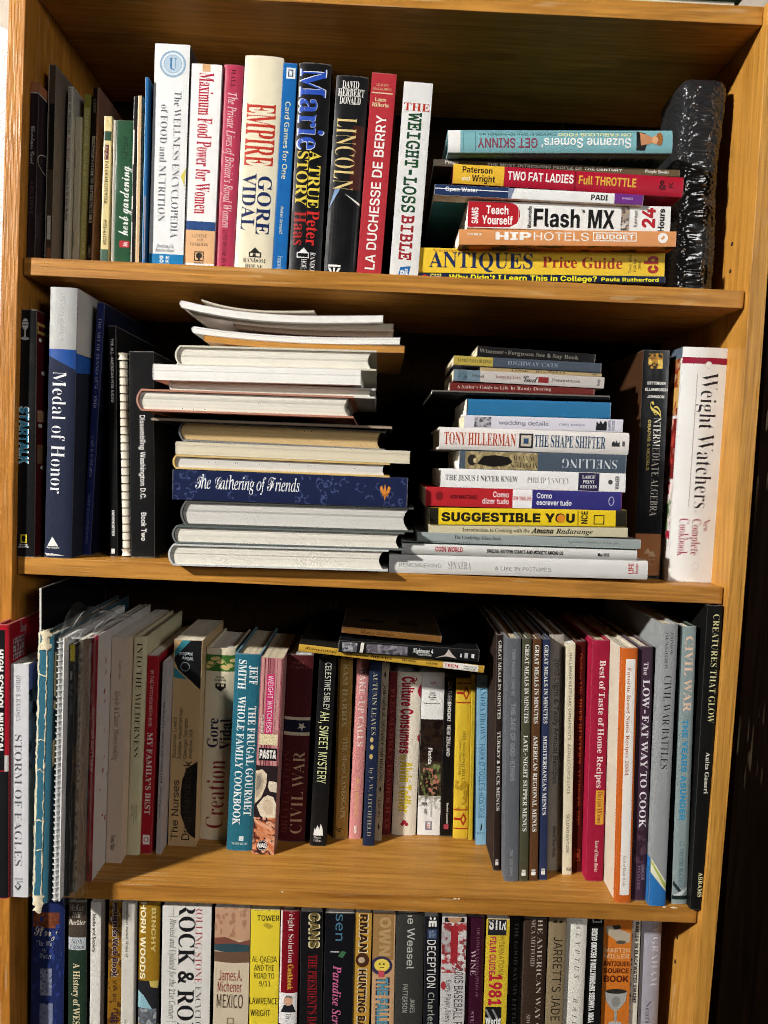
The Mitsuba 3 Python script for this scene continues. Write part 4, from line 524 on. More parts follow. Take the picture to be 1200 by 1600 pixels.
('paperback_book', 'U', (0.013, -0.385, -0.0255, 0.0199, 0.2693, -0.0134), 'p', 0.18, '#d5d5d8', '#8d8f98', [('t', 'DIBBS & RAMSEY', 'S', 12.7, 65.9, 0.3, 0.54, '#82828a', 'd'), ('t', 'STORM OF EAGLES', 'S', 80.6, 232.6, 0.22, 0.62, '#55555c', 'd'), ('t', 'FORTRESS', 'S', 246.8, 248.8, 0.2, 0.7, '#707078', 'h'), ('t', 'BOOKS', 'S', 250.1, 251.9, 0.35, 0.7, '#707078', 'h'), ('p', [(251.9, 0.42), (256.7, 0.24), (261.5, 0.42), (256.7, 0.62)], '#3a3a40'), ('p', [(252.9, 0.42), (255.9, 0.3), (259.0, 0.42), (255.9, 0.53)], '#c8c8cc')], [], [('r', 0.98, 29.9, 0, 1, '#7a7cb8'), ('b', 29.9, 121.6, 0, 1, ['#3c4450', '#8a94a0', '#22262c', '#b8bcc0'], 29), ('b', 121.6, 267.6, 0, 1, ['#8a8474', '#6c6a62', '#a8a498', '#5a6878'], 31)], 'silver-grey paperback with wide-spaced dark serif title at left of third shelf', 'books and binders jutting over the left end of the third shelf', 'w', 0),
('hardcover_book', 'U', (0.0418, -0.3849, -0.0355, 0.0169, 0.3063, 0.0069), 'wornh', 0.25, '#37697c', '#33505c', [('worn',)], [], [], 'tall battered teal book with torn cream spine edges on third shelf', 'books and binders jutting over the left end of the third shelf', 'w', 0),
('spiral_notebook', 'U', (0.0612, -0.385, -0.0314, 0.0098, 0.3017, -0.0007), 'spiral', 0.21, '#c6c7c4', None, [], [], [], 'pale grey spiral-bound cookbook in a clear sleeve at left of third shelf', 'books and binders jutting over the left end of the third shelf', 'w', 0),
('magazine', 'U', (0.0712, -0.3849, -0.02, 0.0055, 0.2927, 0.006), 'p', 0.22, '#1f2124', None, [('r', 0.0, 19.0, 0, 1, '#c8b42c'), ('r', 30.1, 40.0, 0.2, 0.6, '#888888'), ('b', 44.9, 79.7, 0.1, 0.8, ['#1f2124', '#4c5058', '#2a2c30'], 37)], [], [], 'dark magazine with bright yellow top inside a clear sleeve on third shelf', 'books and binders jutting over the left end of the third shelf', 'w', 0),
('magazine', 'U', (0.077, -0.3848, -0.012, 0.0055, 0.2962, 0.006), 'm', 0.22, '#8a7c6c', None, [('b', 0.497, 299.8, 0.05, 0.95, ['#8a7c6c', '#6c6054', '#a09484', '#5a5046'], 41)], [], [], 'brownish sleeved booklet left of the dark red spine on third shelf', 'books and binders jutting over the left end of the third shelf', 'w', 0),
('document_folder', 'U', (0.0395, -0.385, -0.012, 0.0022, 0.3536, -0.0156), 'p', 0.2, '#e2e0da', '#101012', [], [], [], 'tall black folder with worn white front edge standing behind the battered teal book', 'books and binders jutting over the left end of the third shelf', 'w', 0),
('hardcover_book', 'U', (0.0838, -0.3849, 0.0116, 0.0072, 0.2966, 0.006), 'h', 0.2, '#8d1a2c', '#cfc9c2', [('t', 'CLUTTER CUTTERS', 'm', 85.9, 162.5, 0.3, 0.68, '#e0c0b8', 'd'), ('t', 'STORE IT WITH STYLE', 'm', 166.4, 210.9, 0.34, 0.56, '#c89a94', 'd'), ('r', 266.2, 287.4, 0.2, 0.6, '#5a1018')], [], [('b2', 1.275, 295.3, 0.05, 1, '#9a3a44', 43)], 'thin dark red hardcover with small capitals left of the beige book', 'books standing in the row on the third shelf', 'w', 0),
('paperback_book', 'U', (0.0918, -0.3849, 0.055, 0.019, 0.2848, 0.006), 'p', 0.18, '#cfb9a4', None, [('t', 'Weight Watchers', 'S', 28.4, 52.7, 0.5, 0.66, '#6c5a50', 'd'), ('t', 'Simple & Classic Homecooking', 'I', 66.1, 154.4, 0.28, 0.62, '#6c5248', 'd'), ('t', 'Oxmoor House', 'B', 249.3, 268.7, 0.3, 0.6, '#5a4a40', 'd')], [], [], 'pinkish beige paperback with thin slanted lettering on third shelf', 'books standing in the row on the third shelf', 'w', 0),
('hardcover_book', 'U', (0.1111, -0.3848, 0.075, 0.0157, 0.2821, 0.0103), 'h', 0.17, '#d6cfa8', None, [('t', 'INTO THE WILDERNESS', 'S', 8.8, 154.2, 0.26, 0.7, '#3a362a', 'd'), ('t', 'NATIONAL', 's', 216.4, 237.6, 0.62, 0.72, '#6a644c', 'd'), ('t', 'GEOGRAPHIC', 's', 216.4, 241.8, 0.44, 0.54, '#6a644c', 'd'), ('t', 'SOCIETY', 's', 216.4, 234.8, 0.26, 0.36, '#6a644c', 'd')], [], [], 'pale olive-cream hardcover with dark serif capitals on third shelf', 'books standing in the row on the third shelf', 'w', 0),
('paperback_book', 'U', (0.1269, -0.3848, 0.08, 0.0137, 0.2574, 0.0125), 'p', 0.18, '#a8242e', None, [('t', 'IN THE KITCHEN WITH BOB', 'n', 18.8, 91.1, 0.32, 0.62, '#ecc8bc', 'd'), ('t', "MY FAMILY'S BEST", 'B', 99.2, 206.1, 0.26, 0.74, '#f0e0d8', 'd'), ('r', 232.5, 245.1, 0.2, 0.84, '#efe4e0'), ('o', 238.8, 0.5, 3.1, None, '#a8242e', 3)], [], [], 'red paperback with white serif title and small square logo on third shelf', 'books standing in the row on the third shelf', 'w', 0),
('paperback_book', 'U', (0.1467, -0.3849, 0.08, 0.0069, 0.2499, 0.0107), 'p', 0.18, '#b4acac', None, [('t', 'MICROSOFT COMBAT FLIGHT SIMULATOR', 'B', 51.8, 156.9, 0.36, 0.66, '#2c2a30', 'd'), ('t', 'WWII Europe Series', 'S', 161.1, 203.5, 0.36, 0.62, '#2c2a30', 'd')], [], [], 'narrow greyish paperback with tiny black lettering on third shelf', 'books standing in the row on the third shelf', 'w', 0),
('paperback_book', 'U', (0.1558, -0.3849, 0.103, 0.0364, 0.2734, 0.0031), 'p', 0.13, '#c6a679', None, [('p', [(0.491, 0.3), (0.491, 0.98), (39.9, 0.98), (64.6, 0.98), (52.2, 0.6), (39.9, 0.2), (27.5, 0.02), (15.2, 0.05)], '#191a1c'), ('p', [(0.491, 0.3), (0.491, 0.6), (12.8, 0.3), (22.6, 0.04), (15.2, 0.03)], '#35808c'), ('p', [(36.2, 0.03), (49.7, 0.03), (51.7, 0.5), (39.9, 0.16)], '#35808c'), ('t', 'Medical', 's', 16.0, 20.6, 0.18, 0.66, '#c8d4d8', 'I'), ('t', 'Wiley', 's', 22.1, 26.3, 0.3, 0.7, '#c8d4d8', 'I'), ('o', 34.9, 0.42, 5.9, None, '#9ab4bc', 2.5), ('p', [(159.2, 0.97), (169.2, 0.6), (184.2, 0.45), (204.4, 0.4), (229.6, 0.42), (249.8, 0.62), (257.4, 0.75), (262.5, 0.97)], '#191a1c'), ('t', 'Suzanne Loebl', 's', 101.8, 156.2, 0.06, 0.19, '#352c20', 'u'), ('t', 'Estelle Heckheimer', 's', 88.9, 156.2, 0.25, 0.38, '#352c20', 'u'), ('t', 'George Spratto', 's', 103.0, 156.2, 0.45, 0.58, '#352c20', 'u'), ('t', 'Andrew Wit', 's', 117.2, 156.2, 0.64, 0.77, '#352c20', 'u'), ('t', 'The Nurses', 's', 185.5, 265.0, 0.1, 0.34, '#352c20', 'u'), ('t', 'Drug Handbook', 's', 159.2, 265.0, 0.48, 0.76, '#3a3228', 'u'), ('r', 0.491, 0.736, 0, 0.01, '#c6a679')], [], [], 'thick tan paperback with black and teal shapes and upward lettering on third shelf', 'books standing in the row on the third shelf', 'w', 0),
('hardcover_book', 'U', (0.1924, -0.3847, 0.122, 0.0378, 0.2596, 0.0067), 'h', 0.12, '#ddd0b2', None, [('r', 9.0, 30.9, 0, 1, '#3f6c30'), ('vine', 9.0, 30.9), ('t', 'HOUSE', 'B', 37.7, 40.2, 0.36, 0.66, '#2a2620', 'I'), ('t', 'RANDOM', 'B', 41.5, 44.3, 0.32, 0.72, '#2a2620', 'I'), ('p', [(46.8, 0.36), (46.8, 0.72), (52.3, 0.72), (57.9, 0.54), (52.3, 0.36)], '#2a2620'), ('r', 48.3, 50.8, 0.42, 0.5, '#ddd0b2'), ('r', 48.3, 50.8, 0.56, 0.66, '#ddd0b2'), ('t', 'Gore', 'B', 94.1, 133.5, 0.16, 0.52, '#2c2440', 'u'), ('t', 'Vidal', 'B', 94.8, 136.0, 0.6, 0.96, '#2c2440', 'u'), ('t', 'Creation', 'S', 151.3, 243.3, 0.2, 0.82, '#8d2a34', 'u')], [], [], 'thick cream hardcover with green vine band and dark red title on third shelf', 'books standing in the row on the third shelf', 'w', 0),
('hardcover_book', 'U', (0.2335, -0.3846, 0.0963, 0.0332, 0.26, 0.0127), 'h', 0.16, '#1f6478', None, [('t', 'JEFF', 'B', 14.9, 39.7, 0.6, 0.9, '#eaf0f0', 'd'), ('t', 'SMITH', 'B', 7.8, 45.9, 0.16, 0.46, '#eaf0f0', 'd'), ('t', 'THE FRUGAL GOURMET', 'B', 67.5, 212.9, 0.62, 0.9, '#eaf0f0', 'd'), ('t', 'WHOLE FAMILY COOKBOOK', 'B', 55.2, 225.4, 0.2, 0.48, '#eaf0f0', 'd'), ('r', 240.0, 246.6, 0.48, 0.66, '#c8dce0'), ('t', 'MORROW', 'S', 248.9, 251.9, 0.2, 0.84, '#c8dce0', 'h')], [], [], 'teal hardcover with two lines of white serif title on third shelf', 'books standing in the row on the third shelf', 'w', 0),
('paperback_book', 'U', (0.2681, -0.3847, 0.0907, 0.0284, 0.258, 0.0123), 'p', 0.14, '#c08a86', None, [('stripes',), ('r', 21.2, 98.4, 0.3, 0.66, '#c43a6c'), ('t', 'WEIGHT WATCHERS', 'n', 23.1, 96.7, 0.38, 0.6, '#f4dce4', 'd'), ('t', 'COLLECTION', 'b', 75.0, 97.2, 0.14, 0.24, '#f0e8d8', 'd'), ('r', 99.2, 113.2, 0.1, 0.92, '#e0d2aa'), ('r', 117.4, 133.7, 0.1, 0.92, '#17171a'), ('t', 'PASTA', 'k', 119.9, 131.2, 0.14, 0.88, '#f2efe8', 'h'), ('r', 140.4, 258.4, 0, 1, '#2a2024'), ('p', [(147.8, 0.0), (145.4, 0.3), (151.6, 0.52), (166.4, 0.5), (182.6, 0.3), (191.3, 0.02)], '#dccab0'), ('p', [(151.6, 0.02), (150.3, 0.26), (160.2, 0.4), (173.9, 0.3), (183.9, 0.1), (178.9, 0.02)], '#b8a890'), ('p', [(154.0, 0.06), (153.5, 0.2), (161.5, 0.3), (171.4, 0.2), (173.9, 0.06)], '#8d8478'), ('p', [(160.2, 0.62), (161.5, 0.98), (175.2, 0.98), (173.9, 0.68), (167.7, 0.58)], '#ddcfba'), ('p', [(182.6, 0.4), (178.9, 0.6), (181.4, 0.85), (191.3, 1), (211.3, 0.98), (215.0, 0.7), (206.3, 0.3), (193.8, 0.12)], '#e4d6be'), ('p', [(186.4, 0.45), (184.4, 0.62), (188.8, 0.85), (203.8, 0.86), (205.1, 0.62), (196.3, 0.36)], '#d2c0a4'), ('b', 208.8, 258.4, 0.0, 1, ['#c87a52', '#d8926c', '#a85c3c', '#3a2226', '#dca484', '#c47048'], 47), ('p', [(211.3, 0.05), (216.3, 0.45), (222.6, 0.9), (226.3, 0.85), (220.8, 0.4), (215.0, 0.03)], '#e0a484'), ('p', [(223.8, 0.05), (228.8, 0.5), (235.1, 0.95), (238.8, 0.9), (233.3, 0.45), (227.8, 0.03)], '#c88460'), ('p', [(236.3, 0.0), (238.8, 0.3), (235.1, 0.34), (232.6, 0.04)], '#5a2f28'), ('e', 245.9, 0.45, 7.0, None, '#17171a'), ('o', 245.9, 0.45, 6.3, None, '#e8e8e8', 2), ('t', 'NAL', 'k', 242.8, 248.9, 0.24, 0.66, '#e8e8e8', 'h')], [], [], 'pink-striped paperback with a pasta photo on its lower half', 'books standing in the row on the third shelf', 'w', 0),
('hardcover_book', 'U', (0.2979, -0.3847, 0.1252, 0.0345, 0.2543, 0.0099), 'h', 0.14, '#4c1419', None, [('t', 'FAIRFAX', 'S', 15.1, 18.7, 0.1, 0.78, '#8a4a48', 'I'), ('t', 'PRESS', 'S', 8.6, 12.4, 0.24, 0.66, '#8a4a48', 'I'), ('r', 83.6, 87.7, 0, 1, '#cfc0a8'), ('r', 87.7, 104.0, 0, 1, '#191d30'), ('r', 104.0, 108.6, 0, 1, '#cfc0a8'), ('star', 96.1, 0.68, 6.1, '#d8d0c0'), ('t', 'CIVIL WAR', 'S', 131.1, 242.5, 0.42, 0.86, '#c2a48a', 'u'), ('t', 'BRUCE CATTON', 'S', 130.1, 242.5, 0.06, 0.32, '#6c3230', 'u')], [], [], 'dark maroon hardcover with white star on a navy band on third shelf', 'books standing in the row on the third shelf', 'w', 0),
('hardcover_book', 'U', (0.3402, -0.3847, 0.1166, 0.0217, 0.2556, 0.0125), 'h', 0.16, '#161617', None, [('t', 'CELESTINE SIBLEY', 'n', 7.5, 70.8, 0.4, 0.76, '#e4e6d4', 'd'), ('t', 'AH, SWEET MYSTERY', 'n', 73.3, 169.7, 0.24, 0.78, '#e6ecb0', 'd'), ('p', [(241.0, 0.2), (231.2, 0.24), (233.8, 0.34), (226.6, 0.42), (232.8, 0.54), (225.1, 0.62), (231.2, 0.74), (241.0, 0.8)], '#eeeeea'), ('t', 'Harper', 'S', 242.0, 245.1, 0.24, 0.66, '#dcdcd8', 'h'), ('t', 'Collins', 'S', 246.4, 249.5, 0.24, 0.7, '#dcdcd8', 'h')], [], [], 'black hardcover with pale green art-nouveau capitals on third shelf', 'books standing in the row on the third shelf', 'w', 0),
('hardcover_book', 'U', (0.3702, -0.385, 0.1388, 0.0193, 0.2499, -0.0104), 'h', 0.14, '#b48a44', None, [('r', -0.0, 250.0, 0.0, 0.16, '#6c4c20'), ('t', 'SAM HARRIS', 'B', 8.9, 93.9, 0.36, 0.68, '#e6cf98', 'd'), ('t', 'THE Moral LANDSCAPE', 'B', 108.5, 222.3, 0.48, 0.78, '#e6cf98', 'd'), ('t', 'fp', 'J', 232.8, 240.6, 0.25, 0.6, '#3a2a14', 'd')], [], [], 'gold-brown hardcover with pale serif capitals next to the pink book', 'books standing in the row on the third shelf', 'w', 0),
('hardcover_book', 'U', (0.3914, -0.3849, 0.1399, 0.0166, 0.2492, 0.0032), 'h', 0.14, '#d88f8d', None, [('t', 'WAKE-UP CALLS', 'B', 9.2, 120.1, 0.3, 0.76, '#f4dcd4', 'd'), ('t', 'ERIC ALLENBAUGH PH.D.', 'n', 164.0, 219.9, 0.34, 0.64, '#e4c06a', 'd'), ('r', 230.4, 240.8, 0.4, 0.6, '#f0d8d0'), ('t', 'L', 'B', 231.7, 239.5, 0.35, 0.65, '#f4e4dc', 'h')], [], [], 'salmon pink hardcover with white serif capitals on third shelf', 'books standing in the row on the third shelf', 'w', 0),
('hardcover_book', 'U', (0.4106, -0.385, 0.1228, 0.0157, 0.2518, -0.0036), 'h', 0.13, '#202a44', None, [('t', 'AUTUMN LEAVES', 'S', 16.0, 100.3, 0.32, 0.7, '#b8b498', 'd'), ('e', 106.6, 0.42, 3.5, 0.14, '#c8b070'), ('e', 116.7, 0.46, 3.5, 0.14, '#c8b070'), ('e', 129.4, 0.42, 3.6, 0.14, '#c8b070'), ('t', 'by F. W. LITCHFIELD', 'S', 144.7, 238.0, 0.34, 0.66, '#a8a48c', 'd')], [], [], 'navy hardcover with small gold leaves on third shelf', 'books standing in the row on the third shelf', 'w', 0),
('paperback_book', 'U', (0.4264, -0.385, 0.1389, 0.0098, 0.2457, -0.0012), 'p', 0.13, '#b0a088', None, [('p', [(11.2, 0.5), (16.8, 0.36), (22.6, 0.5), (16.8, 0.64)], '#26221c'), ('t', 'JOB: ORDEAL, DEFIANCE AND HEALING', 'B', 30.3, 163.2, 0.3, 0.68, '#3a3226', 'd'), ('p', [(169.1, 0.5), (174.3, 0.36), (179.5, 0.5), (174.3, 0.64)], '#26221c'), ('t', 'YEHUDA', 'S', 184.7, 213.3, 0.3, 0.66, '#3a3226', 'd'), ('p', [(221.1, 0.5), (226.3, 0.36), (231.6, 0.5), (226.3, 0.64)], '#26221c')], [], [], 'narrow tan paperback with small black diamonds on third shelf', 'books standing in the row on the third shelf', 'w', 0),
('hardcover_book', 'U', (0.4374, -0.385, 0.1539, 0.0106, 0.2296, 0.0002), 'h', 0.13, '#641a20', None, [('t', 'FLEA MARKET TRADER II', 'B', 23.3, 198.6, 0.28, 0.74, '#9c4640', 'd'), ('t', 'CB', 'B', 206.5, 219.8, 0.25, 0.75, '#9c4640', 'd')], [], [], 'dark red hardcover with dull red lettering left of the cream one on third shelf', 'books standing in the row on the third shelf', 'w', 0),
('hardcover_book', 'U', (0.4501, -0.385, 0.1559, 0.0331, 0.2293, -0.0077), 'h', 0.14, '#e8dfcd', None, [('t', 'The', 'k', 8.0, 16.3, 0.62, 0.8, '#a8263c', 'd'), ('t', 'Culture Consumers', 'k', 6.5, 114.1, 0.18, 0.7, '#a8263c', 'd'), ('p', [(16.3, 1), (20.2, 0.9), (26.2, 0.84), (33.2, 0.92), (37.1, 1)], '#a8263c'), ('p', [(86.6, 1), (88.7, 0.92), (94.4, 0.92), (98.4, 1)], '#a8263c'), ('t', 'by', 'k', 115.9, 123.3, 0.25, 0.5, '#cdb62c', 'd'), ('t', 'Alvin Toffler', 'k', 124.8, 197.1, 0.24, 0.74, '#d2bc34', 'd'), ('e', 210.3, 0.5, 2.7, None, '#a8263c'), ('e', 213.5, 0.42, 2.4, None, '#a8263c'), ('e', 213.5, 0.6, 2.4, None, '#a8263c')], [], [], 'cream hardcover with fat red and yellow letters on third shelf', 'books standing in the row on the third shelf', 'w', 0),
('paperback_book', 'U', (0.4857, -0.385, 0.1588, 0.031, 0.2295, -0.0174), 'p', 0.12, '#efefec', None, [('r', 65.6, 126.0, 0, 1, '#1f1715'), ('r', 126.0, 176.2, 0, 1, '#40382a'), ('b2', 128.6, 176.2, 0.05, 0.95, '#7a8450', 53), ('b2', 131.2, 176.2, 0.05, 0.95, '#5c6a3c', 54), ('b2', 133.9, 173.5, 0.1, 0.9, '#b87868', 55), ('b2', 131.2, 176.2, 0.05, 0.95, '#241d16', 56), ('b', 68.2, 126.0, 0, 1, ['#1f1715', '#2c2019', '#18100e', '#33261e'], 57), ('b', 173.5, 192.1, 0, 1, ['#5c5a44', '#efefec', '#a8a494', '#c8c4b8'], 59), ('t', 'AAA', 'J', 11.9, 16.6, 0.34, 0.62, '#b83a38', 'h'), ('t', '2022', 'b', 28.1, 29.6, 0.38, 0.6, '#3a3a3a', 'h'), ('t', 'through', 'b', 30.9, 32.2, 0.34, 0.64, '#3a3a3a', 'h'), ('t', 'November', 'b', 33.8, 35.4, 0.3, 0.68, '#3a3a3a', 'h'), ('t', '2011', 'b', 36.7, 38.2, 0.4, 0.58, '#3a3a3a', 'h'), ('t', 'Nights Choice $7.25', 'b', 42.4, 44.0, 0.14, 0.8, '#3a3a3a', 'h'), ('t', 'Florida', 'b', 105.7, 128.6, 0.38, 0.55, '#f2f0ec', 'd'), ('t', '888-222-4357', 'b', 173.5, 200.0, 0.28, 0.4, '#3a3a3a', 'd'), ('t', 'AAA.com', 's', 184.1, 202.7, 0.56, 0.64, '#3a3a3a', 'd'), ('f', 209.3, 221.8, 0.34, 0.62, '#8a8aa0', 0.05), ('t', 'AAA', 'J', 212.0, 220.0, 0.4, 0.56, '#b83a38', 'd')], [], [], 'white guidebook with a dark flower photo band on third shelf', 'books standing in the row on the third shelf', 'w', 0),
('paperback_book', 'U', (0.5182, -0.385, 0.1578, 0.0153, 0.2263, -0.0225), 'p', 0.13, '#161515', None, [('t', 'CULTURE', 's', 8.3, 35.3, 0.3, 0.62, '#b8b4ae', 'd'), ('t', 'SHOCK!', 'k', 36.1, 63.5, 0.3, 0.62, '#f0eeea', 'd'), ('t', 'NEW ZEALAND', 'm', 69.3, 112.8, 0.3, 0.62, '#eceae6', 'd'), ('t', 'Marshall Cavendish', 'b', 178.7, 208.4, 0.46, 0.62, '#eceae6', 'd'), ('r', 209.0, 215.9, 0.24, 0.66, '#b84a5c')], [], [], 'black paperback with white sans capitals left of the yellow books on third shelf', 'books standing in the row on the third shelf', 'w', 0),
('hardcover_book', 'U', (0.535, -0.385, 0.153, 0.02, 0.2242, -0.028), 'h', 0.14, '#e8c63c', None, [('r', 5.7, 7.2, 0, 1, '#b82c24'), ('r', 32.6, 34.2, 0, 1, '#b82c24'), ('p', [(9.8, 0.68), (20.2, 0.44), (30.5, 0.68), (20.2, 0.92)], '#b82c24'), ('p', [(14.0, 0.68), (20.2, 0.55), (26.4, 0.68), (20.2, 0.8)], '#e8c63c'), ('r', 18.6, 21.7, 0.02, 0.44, '#b82c24'), ('t', 'THE SMOKING HILLS', 'S', 72.1, 146.7, 0.5, 0.68, '#4a3a14', 'd'), ('t', 'Carter Travis Young', 'I', 84.6, 134.3, 0.28, 0.44, '#5a4818', 'd'), ('b2', 142.7, 184.8, 0.05, 0.95, '#c09a2a', 61), ('r', 182.7, 184.3, 0, 1, '#b82c24'), ('r', 209.2, 210.7, 0, 1, '#b82c24'), ('p', [(187.5, 0.66), (196.7, 0.44), (206.0, 0.66), (196.7, 0.9)], '#b82c24'), ('p', [(191.7, 0.66), (196.7, 0.55), (201.7, 0.66), (196.7, 0.78)], '#e8c63c'), ('r', 194.9, 198.0, 0.02, 0.44, '#b82c24')], [], [], 'yellow hardcover with red diamond ornaments top and bottom on third shelf', 'books standing in the row on the third shelf', 'w', 0),
('paperback_book', 'U', (0.5562, -0.385, 0.15, 0.0052, 0.2315, -0.0321), 'p', 0.1, '#cdb434', None, [('t', 'FLOWERS OF EATONSVILLES', 'S', 12.9, 80.1, 0.3, 0.6, '#9a8420', 'd'), ('t', 'Zebediah Lane', 'S', 127.0, 155.8, 0.3, 0.6, '#9a8420', 'd')], [], [], 'thin plain yellow paperback between the ornamented yellow one and the light blue one', 'books standing in the row on the third shelf', 'w', 0),
('paperback_book', 'U', (0.5642, -0.385, 0.138, 0.0142, 0.2342, -0.0431), 'p', 0.11, '#8ec0de', '#26405c', [('t', 'SANDRA BROWN', 'S', 10.4, 88.4, 0.32, 0.8, '#2f6c94', 'd'), ('t', "HAWK O'TOOLE'S HOSTAGE", 'n', 94.9, 197.1, 0.26, 0.8, '#2f6c94', 'd'), ('p', [(203.6, 0.5), (207.5, 0.62), (213.2, 0.56), (214.8, 0.4), (209.6, 0.46)], '#1f2c3c'), ('t', 'BANTAM', 'S', 216.6, 219.2, 0.12, 0.9, '#2a4a64', 'h')], [], [], 'light blue small paperback with blue-grey lettering on third shelf', 'books standing in the row on the third shelf', 'w', 0),
('hardcover_book', 'U', (0.5787, -0.385, 0.0729, 0.0083, 0.3048, -0.0392), 'h', 0.2, '#2a1d19', None, [('t', 'GREAT MEALS IN MINUTES', 'B', 7.8, 107.8, 0.3, 0.74, '#ecebe4', 'd'), ('t', 'TURKEY & DUCK MENUS', 'B', 123.5, 226.0, 0.3, 0.74, '#ecebe4', 'd'), ('r', 289.6, 292.1, 0.3, 0.72, '#d0d0cc'), ('r', 292.8, 297.3, 0.26, 0.74, '#e8e8e4')], [], [], 'dark brown-black hardcover with white capitals right beside the light blue paperback', 'books standing in the row on the third shelf', 'w', 0),
('hardcover_book', 'U', (0.5889, -0.385, 0.0488, 0.0174, 0.3058, -0.0446), 'h', 0.21, '#5c6066', None, [('t', 'TIME FRAME 1500 BC', 'k', 13.3, 71.7, 0.36, 0.6, '#80848a', 'd'), ('t', 'THE AGE OF GOD-KINGS', 'k', 80.3, 178.1, 0.32, 0.66, '#84888e', 'd'), ('t', 'TIME-LIFE BOOKS', 'k', 264.4, 298.9, 0.36, 0.58, '#80848a', 'd')], [], [], 'plain slate grey hardcover with embossed grey lettering on third shelf', 'books standing in the row on the third shelf', 'w', 0),
('hardcover_book', 'U', (0.6073, -0.385, 0.0505, 0.0113, 0.3062, -0.0416), 'h', 0.2, '#4a4a38', None, [('t', 'GREAT MEALS IN MINUTES', 'B', 7.6, 105.3, 0.3, 0.74, '#ecebe4', 'd'), ('t', 'LATE-NIGHT SUPPER MENUS', 'B', 120.7, 242.0, 0.3, 0.74, '#ecebe4', 'd'), ('r', 291.3, 293.9, 0.3, 0.72, '#d0d0cc'), ('r', 294.5, 298.9, 0.26, 0.74, '#e8e8e4')], [], [], 'olive-black hardcover with white capitals on third shelf', 'books standing in the row on the third shelf', 'w', 0),
('hardcover_book', 'U', (0.6197, -0.385, 0.0525, 0.0114, 0.3057, -0.0414), 'h', 0.2, '#59391f', None, [('t', 'GREAT MEALS IN MINUTES', 'B', 7.6, 105.5, 0.3, 0.74, '#ecebe4', 'd'), ('t', 'AMERICAN REGIONAL MENUS', 'B', 121.0, 242.6, 0.3, 0.74, '#ecebe4', 'd'), ('r', 290.8, 293.3, 0.3, 0.72, '#d0d0cc'), ('r', 293.9, 298.3, 0.26, 0.74, '#e8e8e4')], [], [], 'brown hardcover with white capitals on third shelf', 'books standing in the row on the third shelf', 'w', 0),
('hardcover_book', 'U', (0.633, -0.385, 0.0551, 0.0103, 0.3057, -0.0436), 'h', 0.2, '#2c3554', None, [('t', 'GREAT MEALS IN MINUTES', 'B', 7.6, 105.8, 0.3, 0.74, '#ecebe4', 'd'), ('t', 'MEDITERRANEAN MENUS', 'B', 121.3, 222.0, 0.3, 0.74, '#ecebe4', 'd'), ('r', 290.7, 293.2, 0.3, 0.72, '#d0d0cc'), ('r', 293.8, 298.3, 0.26, 0.74, '#e8e8e4')], [], [], 'dark blue hardcover with white capitals on third shelf', 'books standing in the row on the third shelf', 'w', 0),
('hardcover_book', 'U', (0.6486, -0.385, 0.079, 0.0174, 0.3058, -0.0427), 'h', 0.19, '#a49c90', None, [('t', '2003 Light & Tasty Annual Recipes', 'n', 30.1, 191.7, 0.32, 0.66, '#3a352e', 'd'), ('t', 'Taste of Home Books', 'J', 247.0, 288.3, 0.38, 0.62, '#3a352e', 'd')], [], [], 'warm grey hardcover with dark sans lettering on third shelf', 'books standing in the row on the third shelf', 'w', 0),
('paperback_book', 'U', (0.6664, -0.385, 0.0701, 0.0114, 0.298, -0.0429), 'p', 0.15, '#e2d9bd', None, [('t', 'HALLMARK KEEPSAKE ORNAMENTS', 'n', 12.1, 123.1, 0.36, 0.66, '#3a352a', 'd'), ('t', "A COLLECTOR'S GUIDE", 'n', 128.1, 192.7, 0.36, 0.66, '#3a352a', 'd'), ('t', 'SECOND EDITION', 'n', 218.8, 268.7, 0.34, 0.64, '#3a352a', 'd'), ('t', 'WH', 'B', 288.6, 293.1, 0.4, 0.95, '#2a2620', 'h')], [], [], 'narrow cream paperback with thin dark capitals on third shelf', 'books standing in the row on the third shelf', 'w', 0),
('hardcover_book', 'U', (0.6797, -0.385, 0.0771, 0.013, 0.2998, -0.0427), 'h', 0.17, '#531a17', None, [('t', 'Outdoor Life', 'B', 15.9, 67.4, 0.34, 0.68, '#b0502c', 'd'), ('t', "DEER HUNTER'S", 'B', 73.7, 158.0, 0.3, 0.72, '#b0502c', 'd'), ('t', 'YEARBOOK 1989', 'S', 165.6, 237.1, 0.34, 0.68, '#b0502c', 'd'), ('f', 269.7, 284.5, 0.18, 0.8, '#9a4428', 0.08), ('r', 274.2, 280.7, 0.3, 0.66, '#9a4428')], [], [], 'dark red-brown hardcover with copper lettering on third shelf', 'books standing in the row on the third shelf', 'w', 0),
('hardcover_book', 'U', (0.6929, -0.385, 0.0572, 0.0213, 0.3064, -0.0316), 'h', 0.2, '#9f1539', None, [('t', 'Best of Taste of Home Recipes', 'B', 25.1, 186.2, 0.42, 0.76, '#f4e4e4', 'd'), ('r', 189.3, 233.3, 0.42, 0.92, '#e0a838'), ('t', 'The First 10 Years', 'J', 190.9, 231.7, 0.54, 0.8, '#9c2030', 'd'), ('t', 'Taste of Home Books', 'J', 253.8, 294.4, 0.46, 0.66, '#f0d8d8', 'd')], [], [], 'crimson hardcover with yellow foil label on third shelf', 'books standing in the row on the third shelf', 'w', 0),
